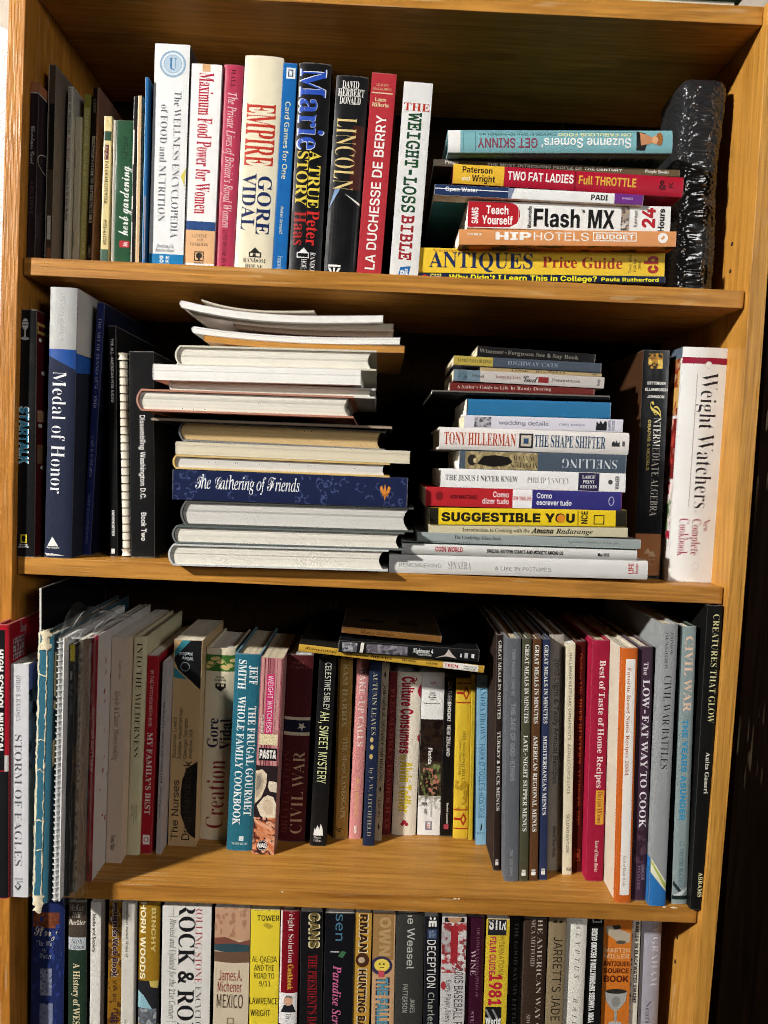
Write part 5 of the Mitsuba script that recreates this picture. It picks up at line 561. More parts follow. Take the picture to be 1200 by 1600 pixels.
('hardcover_book', 'U', (0.7162, -0.385, 0.0118, 0.0182, 0.3083, -0.0374), 'h', 0.21, '#cc6424', '#d8d0bc', [('r', 12.8, 298.7, 0.24, 0.86, '#f2ede6'), ('t', 'Favorite Brand Name Recipes 2004', 'B', 23.0, 152.5, 0.36, 0.58, '#b06a4c', 'd'), ('t', 'Taste of Home Books', 'J', 249.7, 288.4, 0.4, 0.6, '#a89080', 'd')], [('r', 0.0, 308.7, 0, 0.035, '#cc6424'), ('b', 24.5, 160.0, 0.45, 1, ['#d8a848', '#8a3a1c', '#3a3220', '#c8b858', '#e8dcc0'], 67), ('b', 162.9, 195.7, 0.3, 0.7, ['#6a3018', '#d08040', '#2a1c14'], 71)], [], 'orange hardcover with long white spine label on third shelf', 'books standing in the row on the third shelf', 'w', 0),
('hardcover_book', 'U', (0.7375, -0.385, 0.018, 0.0169, 0.3098, -0.0365), 'h', 0.2, '#45303f', None, [('t', 'The', 'B', 18.5, 34.3, 0.36, 0.66, '#dcd2d8', 'd'), ('t', 'LOW-FAT WAY TO COOK', 'B', 39.9, 219.7, 0.34, 0.8, '#e8e0e6', 'd'), ('b', 221.8, 262.7, 0.05, 0.95, ['#45303f', '#38242f', '#5a4050'], 73), ('t', 'OXMOOR', 'n', 265.1, 284.0, 0.62, 0.84, '#b49ab0', 'd'), ('t', 'HOUSE', 'n', 266.9, 296.2, 0.34, 0.54, '#8c7088', 'd')], [], [], 'dark purple hardcover with white small-capital title on third shelf', 'books standing in the row on the third shelf', 'w', 0),
('hardcover_book', 'U', (0.7545, -0.385, 0.008, 0.0199, 0.3395, -0.0221), 'h', 0.22, '#989b9d', '#9a9ea0', [('t', 'JOHNSON', 'S', 9.2, 35.3, 0.55, 0.72, '#3a3c3e', 'd'), ('t', 'AND McLAUGHLIN', 'S', 9.2, 52.7, 0.26, 0.44, '#3a3c3e', 'd'), ('t', 'CIVIL WAR BATTLES', 'S', 60.9, 172.3, 0.3, 0.72, '#2c2e30', 'd'), ('p', [(281.6, 0.04), (283.7, 0.04), (313.1, 0.96), (309.5, 0.96)], '#e8e6c8'), ('p', [(283.7, 0.04), (287.9, 0.04), (319.2, 0.96), (313.1, 0.96)], '#b4c060'), ('p', [(287.9, 0.04), (298.1, 0.04), (322.2, 0.96), (319.2, 0.96)], '#e8e6c8'), ('p', [(298.1, 0.0), (339.1, 0.0), (339.1, 1), (322.2, 1)], '#2f72b4')], [('r', 281.6, 339.7, 0.0, 0.06, '#2f72b4')], [], 'large grey hardcover with blue and striped bottom corner on third shelf', 'books standing in the row on the third shelf', 'w', 0),
('hardcover_book', 'U', (0.7844, -0.385, 0.014, 0.018, 0.3364, -0.0347), 'h', 0.22, '#8b9a9a', '#20302c', [('t', 'CIVIL WAR', 'B', 11.6, 101.6, 0.3, 0.8, '#e4c3ab', 'd'), ('t', 'THE YEARS ASUNDER', 'k', 110.7, 233.3, 0.28, 0.66, '#3f90b8', 'd'), ('o', 261.6, 0.52, 2.7, None, '#4a6c7c', 2), ('t', 'COUNTRY BEAUTIFUL', 'B', 268.5, 316.9, 0.4, 0.64, '#4a6c7c', 'd'), ('p', [(313.0, 0.02), (323.0, 0.5), (320.0, 0.6), (307.8, 0.05)], '#2a3434'), ('p', [(326.4, 0.0), (315.4, 0.98), (319.1, 0.98), (330.6, 0.3)], '#d4dada'), ('r', 325.8, 330.6, 0, 1, '#1f2a28')], [], [], 'grey-green hardcover with torn jacket and pink and blue title on third shelf', 'books standing in the row on the third shelf', 'w', 0),
('hardcover_book', 'U', (0.8025, -0.385, 0.0032, 0.0174, 0.3645, -0.0136), 'h', 0.22, '#141414', None, [('t', 'CREATURES THAT GLOW', 'S', 10.3, 138.1, 0.38, 0.8, '#e8e3a8', 'd'), ('t', 'Anita Ganeri', 'B', 173.2, 222.7, 0.42, 0.68, '#e8e6d8', 'd'), ('t', 'ABRAMS', 'B', 318.4, 348.4, 0.4, 0.66, '#e8e3b0', 'd')], [], [], 'tall black hardcover with pale yellow capitals at right end of third shelf', 'books standing in the row on the third shelf', 'w', 0),
('hardcover_book', 'F', (0.3182, -0.1166, 0.09, 0.0092, 0.2379, -0.0761), 'h', 0.2, '#c9a03c', '#2a2620', [('t', 'History', 'C', 8.0, 27.2, 0.4, 0.8, '#3a2c10', 'd'), ('t', 'MAKERS', 'B', 27.9, 48.2, 0.3, 0.62, '#3a2c10', 'd'), ('t', 'Awesome Athletes', 'B', 59.7, 119.1, 0.3, 0.68, '#3a2c10', 'd'), ('t', 'Horton', 'B', 132.5, 149.7, 0.36, 0.7, '#4a3810', 'd'), ('t', 'LUCENT', 'B', 163.6, 177.6, 0.36, 0.62, '#3a2c10', 'd'), ('r', 185.2, 230.4, 0.04, 0.96, '#e4e0d8'), ('t', 'TEEN', 'b', 186.7, 204.4, 0.28, 0.72, '#b8343c', 'd'), ('t', '796.0922', 'b', 211.2, 228.0, 0.52, 0.74, '#5a5a5a', 'd'), ('t', 'HORTON', 'b', 212.1, 226.5, 0.2, 0.42, '#5a5a5a', 'd')], [], [], 'mustard yellow library book with white spine label lying across the row', 'books lying across the tops of the third shelf row', 'w', 0),
('hardcover_book', 'F', (0.3691, -0.1138, 0.082, 0.0148, 0.1783, -0.0265), 'h', 0.14, '#1a1a1c', None, [('b', 4.7, 23.5, 0.1, 0.9, ['#8a8a90', '#5c5c64', '#a8a8ae', '#3a3a40'], 79), ('p', [(27.1, 0.1), (28.3, 0.95), (32.5, 0.95), (31.1, 0.1)], '#e8e4da'), ('b', 35.3, 87.3, 0.12, 0.88, ['#77737c', '#5c5860', '#8c8892', '#4a4650'], 83), ('t', 'Nightmare 4', 'J', 94.0, 120.0, 0.42, 0.8, '#f0f0ee', 'd'), ('t', 'NIGHTMARE', 'b', 101.5, 118.1, 0.2, 0.36, '#c0c0be', 'd'), ('p', [(122.8, 0.1), (134.6, 0.4), (139.4, 0.9), (144.1, 0.5), (150.0, 0.15), (137.0, 0.3)], '#c8bcb4'), ('r', 154.0, 156.4, 0.3, 0.6, '#c8c8c8'), ('r', 159.7, 164.0, 0.25, 0.7, '#b8b8b8'), ('r', 168.2, 172.0, 0.3, 0.65, '#d8d8d8')], [], [], 'black paperback with grey photo panels in the leaning trio above the row', 'books lying across the tops of the third shelf row', 'w', 0),
('paperback_book', 'F', (0.372, -0.0906, 0.09, 0.0078, 0.1274, -0.0558), 'p', 0.13, '#80582c', '#4a3822', [('t', 'Money Minders', 'J', 23.2, 67.3, 0.25, 0.7, '#4a3010', 'd'), ('t', 'JOAN COOKE', 'B', 70.9, 106.7, 0.25, 0.65, '#7a541c', 'd')], [], [('e', 38.2, 0.4, 17.8, 0.08, '#241c12'), ('e', 86.6, 0.45, 15.3, 0.1, '#2a2016')], 'thin brown paperback topmost of the leaning trio above the row', 'books lying across the tops of the third shelf row', 'w', 0),
('hardcover_book', 'U', (0.0126, -0.7, 0.03, 0.0401, 0.2849, -0.0037), 'h', 0.17, '#232e5e', '#10121c', [('b', 21.4, 41.2, 0.05, 0.85, ['#a8603c', '#6c3a28', '#8d5034', '#2a2a40'], 91), ('t', 'Story', 'C', 38.4, 51.4, 0.08, 0.8, '#d8cfc4', 'h'), ('t', 'The Way', 'I', 57.7, 63.9, 0.16, 0.72, '#b4b8c4', 'h'), ('t', 'of', 'I', 66.2, 70.7, 0.36, 0.52, '#b4b8c4', 'h'), ('t', 'Water', 'I', 73.6, 79.8, 0.24, 0.66, '#b4b8c4', 'h'), ('b2', 27.1, 163.7, 0.0, 1, '#2f3f7e', 93), ('b', 92.4, 126.7, 0.3, 0.66, ['#6c7490', '#8a90a4', '#4c5478', '#a0a4b4'], 97), ('b', 136.7, 163.7, 0.3, 0.7, ['#5c648a', '#7c84a0', '#3a4270'], 99)], [], [], 'dark blue hardcover with cloudy cover art at left of bottom shelf', 'books standing on the bottom shelf', 'w', 0),
('hardcover_book', 'U', (0.0637, -0.7, 0.022, 0.0216, 0.2849, -0.0145), 'h', 0.17, '#26382c', '#14181a', [('r', -4.7, 2.3, 0, 1, '#8a8680'), ('r', 2.3, 46.3, 0, 1, '#4a4038'), ('t', 'McKay', 'J', 5.4, 13.2, 0.04, 0.86, '#a8a096', 'h'), ('t', 'Hill', 'J', 14.9, 21.6, 0.2, 0.7, '#b8b0a4', 'h'), ('t', 'Buckler', 'J', 24.4, 30.6, 0.02, 0.96, '#dcd2c4', 'h'), ('r', 46.3, 62.1, 0, 0.98, '#b8bcc0'), ('t', 'Sixth', 'I', 48.6, 53.6, 0.2, 0.8, '#33424a', 'h'), ('t', 'Edition', 'I', 55.3, 60.4, 0.08, 0.9, '#33424a', 'h'), ('t', 'A History of WESTERN SOCIETY', 'B', 78.4, 233.6, 0.3, 0.66, '#dccfa8', 'd')], [], [], 'dark green textbook with brown top and pale edition label on bottom shelf', 'books standing on the bottom shelf', 'w', 0),
('paperback_book', 'U', (0.0906, -0.7, 0.02, 0.0124, 0.2849, -0.011), 'p', 0.17, '#dedad2', '#a89a8c', [('t', 'Media and Society', 'b', 15.0, 62.6, 0.2, 0.5, '#3a3630', 'd')], [], [], 'white paperback with small black title on bottom shelf', 'books standing on the bottom shelf', 'w', 0),
('paperback_book', 'U', (0.1099, -0.7, 0.024, 0.0161, 0.285, -0.0067), 'p', 0.17, '#8d6420', '#4a2a20', [('b2', -5.4, 155.6, 0, 1, '#5c3a1a', 101), ('t', 'Web Designer', 'k', -38.9, 46.6, 0.28, 0.78, '#e8dcc4', 'd'), ('t', 'Web Designer', 'k', -38.3, 46.0, 0.32, 0.74, '#33223c', 'd'), ('t', "'s Web Book", 'k', 35.3, 96.1, 0.28, 0.78, '#d8c8a4', 'd'), ('t', "'s Web Book", 'k', 35.9, 95.5, 0.32, 0.74, '#33223c', 'd'), ('t', 'Vol 50', 'b', 98.9, 127.4, 0.4, 0.64, '#5c4020', 'd'), ('t', 'USES', 'k', 140.2, 158.8, 0.3, 0.76, '#2a1c30', 'd')], [], [], 'ochre paperback with violet-black outlined letters on bottom shelf', 'books standing on the bottom shelf', 'w', 0),
('paperback_book', 'U', (0.1277, -0.7, 0.022, 0.016, 0.2849, -0.0119), 'p', 0.17, '#d6d1c6', None, [('t', 'International Mutual Model of', 'B', -2.8, 68.6, 0.32, 0.5, '#5a564e', 'd'), ('r', -8.6, 153.4, 0.93, 1, '#a8a094'), ('t', 'ann', 'S', 148.0, 156.5, 0.3, 0.5, '#5a564e', 'd')], [], [], 'plain off-white paperback right of the ochre one on bottom shelf', 'books standing on the bottom shelf', 'w', 0),
('hardcover_book', 'U', (0.1465, -0.7, 0.024, 0.0258, 0.2849, -0.0102), 'h', 0.16, '#9a7420', '#1c1a1a', [('t', 'MAEVE BINCHY', 'b', -48.9, 62.7, 0.62, 0.82, '#d2bc78', 'd'), ('t', 'WHITETHORN WOODS', 'b', -57.3, 96.7, 0.1, 0.36, '#efe4c0', 'd'), ('r', 98.9, 153.9, 0, 1, '#26262a'), ('p', [(98.9, 0.55), (106.3, 0.62), (108.6, 0.95), (98.9, 0.98)], '#c8b460'), ('p', [(111.4, 0.02), (117.1, 0.3), (134.2, 0.7), (133.1, 0.0)], '#8fb8c4'), ('b', 134.2, 153.9, 0.05, 0.9, ['#8a8c90', '#a8acb0', '#5c5e64', '#6f7a84'], 103)], [], [], 'gold and black hardcover with pale sans lettering on bottom shelf', 'books standing on the bottom shelf', 'w', 0),
('paperback_book', 'U', (0.1775, -0.7, 0.018, 0.0588, 0.2847, -0.0116), 'p', 0.19, '#dcd9d3', '#3a3028', [('t', 'ROLLING STONE', 'S', -1.434, 95.6, 0.68, 0.82, '#9c4a4c', 'd'), ('t', 'ENCYCLOPEDIA', 'S', 99.5, 184.7, 0.7, 0.82, '#55504c', 'd'), ('t', 'ROCK & ROLL', 'B', -7.6, 179.0, 0.34, 0.66, '#1c1c1e', 'd'), ('t', '| Revised and Updated for the 21st Century |', 'I', 12.5, 144.8, 0.16, 0.28, '#4a4642', 'd'), ('r', -9.8, 11.9, 0.225, 0.235, '#8a8680')], [], [], 'very thick white paperback with large black serif letters on bottom shelf', 'books standing on the bottom shelf', 'w', 0),
('paperback_book', 'U', (0.2399, -0.7, 0.02, 0.0425, 0.2848, -0.0103), 'p', 0.13, '#d3c3a8', None, [('r', -15.1, 40.9, 0, 1, '#c29a7c'), ('b2', -13.7, 36.7, 0.0, 0.95, '#a87c60', 107), ('p', [(38.1, 0), (36.7, 0.3), (42.9, 0.7), (39.5, 1), (46.5, 1), (47.9, 0)], '#7c4c40'), ('p', [(46.5, 0), (44.6, 0.5), (46.5, 1), (55.0, 1), (56.9, 0.5), (53.6, 0)], '#344c54'), ('p', [(55.0, 0), (55.8, 0.5), (54.1, 1), (68.2, 1), (69.3, 0.5), (67.6, 0)], '#6c5240'), ('t', 'James A.', 'n', 78.4, 91.4, 0.14, 0.8, '#8d2a2c', 'h'), ('t', 'Michener', 'n', 93.1, 105.5, 0.12, 0.8, '#8d2a2c', 'h'), ('t', 'MEXICO', 'n', 108.9, 125.9, 0.1, 0.84, '#3a2018', 'h'), ('f', 138.4, 146.7, 0.4, 0.6, '#8a7860', 0.03)], [], [], 'tan paperback with a desert band and dark red author name on bottom shelf', 'books standing on the bottom shelf', 'w', 0),
('paperback_book', 'U', (0.2853, -0.7, 0.018, 0.0346, 0.2847, -0.0168), 'p', 0.15, '#ead23a', '#b89a20', [('t', 'LOOMING', 'm', -4.6, 1.267, 0.1, 0.92, '#3a3420', 'h'), ('t', 'TOWER', 'm', 6.6, 13.5, 0.22, 0.98, '#3a3420', 'h'), ('p', [(15.9, 0.55), (18.5, 0.4), (23.9, 0.62), (19.9, 0.8)], '#b8a030'), ('t', 'AL-QAEDA', 'n', 57.8, 65.3, 0.06, 0.92, '#3a3420', 'h'), ('t', 'AND THE', 'n', 68.5, 76.0, 0.14, 0.84, '#3a3420', 'h'), ('t', 'ROAD TO', 'n', 78.7, 85.7, 0.14, 0.84, '#3a3420', 'h'), ('t', '9/11', 'n', 88.9, 95.3, 0.32, 0.72, '#3a3420', 'h'), ('t', 'LAWRENCE', 'n', 109.9, 118.0, 0.0, 0.98, '#3a3420', 'h'), ('t', 'WRIGHT', 'n', 125.0, 133.1, 0.04, 0.72, '#3a3420', 'h')], [], [], 'bright yellow paperback with stacked dark capitals on bottom shelf', 'books standing on the bottom shelf', 'w', 0),
('hardcover_book', 'U', (0.3201, -0.7, 0.018, 0.0221, 0.2849, -0.0139), 'h', 0.16, '#7c1420', None, [('r', -15.9, 102.2, 0.0, 0.1, '#ecdcd8'), ('t', 'The Ultimate Weight Solution', 'S', -66.1, 64.6, 0.45, 0.74, '#ecdcd4', 'd'), ('t', 'Cookbook', 'B', 66.8, 99.0, 0.45, 0.74, '#e0b440', 'd'), ('r', 102.8, 142.2, 0, 1, '#e8e4e2'), ('p', [(127.3, 0.1), (117.9, 0.3), (116.5, 0.75), (127.3, 0.95)], '#232329'), ('e', 113.0, 0.52, 5.9, 0.25, '#d8a88c'), ('p', [(109.8, 0.3), (106.0, 0.4), (106.0, 0.68), (109.8, 0.78), (108.2, 0.5)], '#7a7270'), ('t', 'Dr. Phil', 'S', 129.2, 153.0, 0.4, 0.7, '#33333a', 'd')], [], [], 'dark red hardcover with a small portrait of a bald man on bottom shelf', 'books standing on the bottom shelf', 'w', 0),
('paperback_book', 'U', (0.3476, -0.7, 0.02, 0.0266, 0.2847, -0.0271), 'p', 0.12, '#19181a', None, [('t', 'SHENANIGANS', 'k', -71.3, 46.7, 0.36, 0.88, '#e8dcb0', 'd'), ('t', 'SHENANIGANS', 'k', -70.5, 45.9, 0.42, 0.82, '#6a5a30', 'd'), ('t', "THE PRESIDENT'S DAUGHTER", 'B', 55.0, 180.7, 0.36, 0.76, '#8d2026', 'd')], [], [], 'black paperback with gold-edged letters over a dark red title on bottom shelf', 'books standing on the bottom shelf', 'w', 0),
('paperback_book', 'U', (0.3753, -0.7, 0.018, 0.0349, 0.2847, -0.0188), 'p', 0.13, '#15151a', None, [('t', 'Hiaasen', 'n', -44.8, 34.8, 0.36, 0.68, '#4c7890', 'd'), ('r', 47.7, 49.3, 0.2, 0.5, '#b8b8b8'), ('p', [(47.1, 0.6), (48.7, 0.75), (56.2, 0.62), (54.1, 0.46)], '#3f6c4c'), ('t', 'Paradise Screwed', 'J', 65.6, 166.9, 0.3, 0.58, '#d06a98', 'd')], [], [], 'black paperback with teal and pink lettering on bottom shelf', 'books standing on the bottom shelf', 'w', 0),
('paperback_book', 'U', (0.4104, -0.7, 0.02, 0.0202, 0.2849, -0.0166), 'p', 0.11, '#c0923c', '#6a4a20', [('t', 'TONY HILLERMAN', 'k', -95.0, 49.7, 0.24, 0.8, '#efe4c4', 'd'), ('t', 'TONY HILLERMAN', 'k', -94.2, 48.9, 0.29, 0.75, '#3a2412', 'd'), ('e', 59.1, 0.5, 9.1, 0.4, '#4a2c20'), ('e', 59.1, 0.44, 3.8, 0.2, '#c8b090'), ('t', 'HUNTING BADGER', 'k', 69.9, 178.2, 0.24, 0.8, '#efe4c4', 'd'), ('t', 'HUNTING BADGER', 'k', 70.7, 177.4, 0.29, 0.75, '#3a2412', 'd')], [], [], 'gold paperback with dark outlined vertical capitals on bottom shelf', 'books standing on the bottom shelf', 'w', 0),
('paperback_book', 'U', (0.4348, -0.7, 0.022, 0.0274, 0.2847, -0.0281), 'p', 0.11, '#c8a078', None, [('r', -18.2, 59.4, 0, 0.94, '#a07a4c'), ('t', 'DALE BROWN', 'k', -79.2, 54.1, 0.3, 0.8, '#b89668', 'd'), ('e', 66.4, 0.42, 11.9, 0.48, '#3a3450'), ('e', 65.9, 0.44, 8.1, 0.34, '#e8d05a'), ('e', 64.3, 0.34, 1.077, 0.05, '#2a2420'), ('e', 64.3, 0.52, 1.077, 0.05, '#2a2420'), ('r', 68.1, 69.1, 0.34, 0.54, '#5a4420'), ('p', [(72.4, 0.28), (81.0, 0.3), (81.0, 0.56), (72.4, 0.54)], '#c8505c'), ('t', 'THE FALLEN', 'k', 81.0, 151.5, 0.18, 0.78, '#2f3040', 'd'), ('t', 'THE FALLEN', 'k', 81.8, 150.7, 0.24, 0.72, '#5890a4', 'd')], [], [], 'tan paperback with a yellow round face on bottom shelf', 'books standing on the bottom shelf', 'w', 0),
('hardcover_book', 'U', (0.4626, -0.7, 0.02, 0.0339, 0.2847, -0.0253), 'h', 0.16, '#333330', None, [('t', 'Pop Goes the Weasel', 's', -81.6, 68.0, 0.4, 0.66, '#c4c4bc', 'd'), ('t', 'JAMES', 'n', 105.3, 123.1, 0.55, 0.72, '#b4b4ac', 'd'), ('t', 'PATTERSON', 'n', 87.4, 123.1, 0.28, 0.45, '#b4b4ac', 'd')], [], [], 'dark charcoal hardcover with thin pale sans title on bottom shelf', 'books standing on the bottom shelf', 'w', 0),
('paperback_book', 'U', (0.5005, -0.7, 0.02, 0.017, 0.2848, -0.0387), 'p', 0.15, '#1b1c22', None, [('t', 'BALANCE', 'k', -51.1, 13.8, 0.3, 0.84, '#f0eee8', 'd'), ('r', 16.5, 29.3, 0.2, 0.9, '#2f3c58'), ('t', 'WITH', 'n', 18.6, 27.7, 0.3, 0.75, '#9ab0cc', 'h'), ('t', 'DECEPTION', 'n', 30.4, 90.6, 0.2, 0.8, '#f0eee8', 'd'), ('t', 'Charles Crane', 'n', 96.5, 174.7, 0.28, 0.72, '#aeb6a8', 'd')], [], [], 'black paperback with heavy white condensed letters on bottom shelf', 'books standing on the bottom shelf', 'w', 0),
('paperback_book', 'U', (0.5177, -0.7, 0.018, 0.0294, 0.2847, -0.024), 'p', 0.16, '#c9c5c3', None, [('r', -2.9, 5.6, 0.1, 0.9, '#2a201e'), ('e', 1.387, 0.5, 5.3, 0.28, '#b88c6c'), ('b', 6.7, 69.3, 0.0, 1, ['#c9c5c3', '#a83a3e', '#d8d4d2', '#8d3236', '#b4b0b0'], 113), ('r', 10.4, 55.9, 0.36, 0.66, '#a02c34'), ('t', '2005 BASEBALL REGISTER', 'n', 62.9, 172.1, 0.55, 0.9, '#232222', 'd'), ('t', 'Every Player, Every Stat', 'n', 78.7, 144.9, 0.22, 0.42, '#3a3838', 'd'), ('e', 85.4, 0.1, 5.4, 0.1, '#a83a3e')], [], [], 'grey and red baseball paperback with black condensed title on bottom shelf', 'books standing on the bottom shelf', 'w', 0),
('hardcover_book', 'U', (0.5497, -0.7, 0.022, 0.0205, 0.2848, -0.0275), 'h', 0.16, '#3a1428', None, [('t', "THE LOVER'S ENCYCLOPEDIA OF", 'S', 13.2, 102.1, 0.55, 0.72, '#8c5c70', 'd'), ('t', 'WINE', 'S', 42.7, 74.2, 0.24, 0.52, '#d0b4bc', 'd'), ('t', 'STUART', 'S', 119.7, 152.4, 0.3, 0.5, '#b48c9c', 'd')], [], [], 'plum-coloured hardcover with small pale lettering on bottom shelf', 'books standing on the bottom shelf', 'w', 0),
('paperback_book', 'U', (0.5703, -0.7, 0.018, 0.027, 0.2848, -0.0181), 'p', 0.13, '#d8ba34', None, [('r', -23.6, 19.9, 0.04, 0.86, '#26262a'), ('t', 'STiR', 'k', -2.2, 13.2, 0.08, 0.84, '#e4e2dc', 'h'), ('t', 'FILM GUIDE', 'b', 21.8, 69.2, 0.14, 0.42, '#b83a50', 'd'), ('t', 'INTERNATIONAL', 'n', 20.5, 74.8, 0.56, 0.78, '#8d6a2c', 'd'), ('t', '1981', 'k', 69.2, 108.3, 0.16, 0.74, '#b8283c', 'd'), ('r', 110.1, 131.9, 0.04, 0.76, '#1e1e20'), ('p', [(112.6, 0.1), (127.6, 0.4), (129.1, 0.32), (113.5, 0.02)], '#8a8a88'), ('p', [(112.6, 0.4), (127.6, 0.7), (129.1, 0.62), (113.5, 0.32)], '#8a8a88'), ('t', 'World', 'k', 123.8, 131.9, 0.06, 0.74, '#efefea', 'h')], [], [], 'yellow paperback with black top panel and magenta year on bottom shelf', 'books standing on the bottom shelf', 'w', 0),
('hardcover_book', 'U', (0.6025, -0.7, 0.03, 0.0156, 0.2849, -0.0253), 'h', 0.16, '#19191a', None, [('t', 'THE GOOD SAY MY LITTLE DEATH', 'S', 10.4, 180.0, 0.34, 0.62, '#6c6c6a', 'd')], [], [], 'black hardcover with faint grey capitals on bottom shelf', 'books standing on the bottom shelf', 'w', 0),
('hardcover_book', 'U', (0.6185, -0.7, 0.022, 0.0273, 0.2847, -0.0259), 'h', 0.16, '#3a2c24', None, [('t', 'JESSICA MITFORD', 'S', -13.9, 59.6, 0.3, 0.48, '#b4a698', 'd'), ('t', 'THE AMERICAN WAY OF DEATH', 'S', -7.7, 197.9, 0.58, 0.8, '#ccbfae', 'd'), ('t', 'SIMON', 'S', 121.2, 141.3, 0.2, 0.36, '#b4a698', 'd')], [], [], 'dark brown hardcover with two lines of pale serif capitals on bottom shelf', 'books standing on the bottom shelf', 'w', 0),
('hardcover_book', 'U', (0.6461, -0.7, 0.024, 0.0215, 0.2849, -0.0173), 'h', 0.16, '#8a795c', None, [('r', -26.1, 1.6, 0.0, 1, '#7d6c50'), ('t', 'EB', 'k', -7.7, 5.3, 0.2, 0.8, '#2c2418', 'h'), ('t', "JARRETT'S JADE", 'n', 22.6, 129.8, 0.3, 0.8, '#2f271b', 'd')], [], [], 'khaki hardcover with tall dark condensed capitals on bottom shelf', 'books standing on the bottom shelf', 'w', 0),
('hardcover_book', 'U', (0.6695, -0.7, 0.03, 0.025, 0.2848, -0.017), 'h', 0.15, '#e6e3d8', None, [('t', 'E  U  C  A  L  Y  P  T  U  S     .     B  A  I  L', 'I', -23.6, 139.1, 0.45, 0.66, '#5a564c', 'd')], [], [], 'white hardcover with widely spaced italic letters on bottom shelf', 'books standing on the bottom shelf', 'w', 0),
('paperback_book', 'U', (0.6967, -0.7, 0.036, 0.0203, 0.2849, -0.0185), 'p', 0.14, '#171718', None, [('f', -21.1, 10.1, 0.3, 0.85, '#c8c8c4', 0.06), ('t', 'NEW YORK YANKEES INFORMATION & RECORD GUIDE', 'k', 17.7, 152.3, 0.28, 0.62, '#efefec', 'u')], [], [], 'black paperback with white capitals reading upward on bottom shelf', 'books standing on the bottom shelf', 'w', 0),
('paperback_book', 'U', (0.722, -0.7, 0.042, 0.0348, 0.2846, -0.0297), 'p', 0.12, '#d2782c', None, [('p', [(17.4, 0.06), (16.5, 0.4), (20.9, 0.55), (26.9, 0.95), (37.9, 0.94), (41.1, 0.6), (33.2, 0.35), (26.9, 0.1)], '#b8aa94'), ('p', [(16.5, 0.3), (15.8, 0.55), (20.2, 0.62), (22.1, 0.36)], '#3a342c'), ('e', 37.9, 0.62, 2.5, 0.18, '#5c5448'), ('t', 'MARTIN', 'm', 45.5, 51.2, 0.04, 0.94, '#e4bc90', 'h'), ('t', 'MILLER', 'm', 53.1, 58.8, 0.04, 0.94, '#e4bc90', 'h'), ('t', 'ANTIQUES', 'b', 62.6, 68.9, 0.02, 0.96, '#5c2416', 'h'), ('t', 'SOURCE', 'b', 71.5, 77.8, 0.04, 0.94, '#5c2416', 'h'), ('t', 'BOOK', 'b', 81.0, 89.3, 0.06, 0.94, '#5c2416', 'h'), ('p', [(101.4, 0.12), (100.1, 0.5), (101.4, 0.9), (114.1, 0.86), (123.7, 0.66), (127.6, 0.5), (123.7, 0.34), (114.1, 0.16)], '#a8a8a4'), ('e', 101.4, 0.51, 3.2, 0.38, '#2c2a28'), ('e', 114.8, 0.51, 7.0, 0.16, '#8a8884'), ('r', 126.9, 139.7, 0.46, 0.56, '#a0a09c'), ('e', 142.9, 0.5, 2.6, 0.24, '#b0b0ac')], [], [], 'orange paperback with a silver goblet picture on bottom shelf', 'books standing on the bottom shelf', 'w', 0),
('paperback_book', 'U', (0.7578, -0.7, 0.047, 0.0121, 0.2849, -0.0266), 'p', 0.13, '#d9d4c6', None, [('r', -16.9, 147.0, 0.86, 1, '#1c1b1a'), ('b', -16.9, 147.0, 0.0, 0.16, ['#3a3630', '#d9d4c6', '#8a8478'], 127), ('t', 'DANGER IN BLACKWATER SWAMP', 'k', 14.1, 119.4, 0.34, 0.7, '#2a2724', 'd')], [], [], 'narrow white and black paperback with black capitals on bottom shelf', 'books standing on the bottom shelf', 'w', 0),
('hardcover_book', 'U', (0.7703, -0.7, 0.05, 0.0259, 0.2848, -0.025), 'h', 0.16, '#aaa8b4', None, [('t', 'BILLY GRAHAM', 'S', -12.7, 98.3, 0.55, 0.85, '#dcdae4', 'd'), ('t', 'Nearing Home', 'S', 118.2, 195.9, 0.36, 0.62, '#5c5a68', 'd')], [], [], 'lilac-grey hardcover at right end of bottom shelf', 'books standing on the bottom shelf', 'w', 0)]

SPECIAL = {}
for i, row in enumerate(BOOKS):
    if row[3] in ('comb', 'spiral', 'wornh'): SPECIAL[row[3]] = (i, row); 
    if row[3] == 'comb': continue
    if row[3] == 'spiral': continue
    r = make_book(row, i)
    if 'terracotta' in row[10]: SPECIAL['ribbon'] = r
    if row[3] == 'wornh': SPECIAL['worn'] = (row, r)

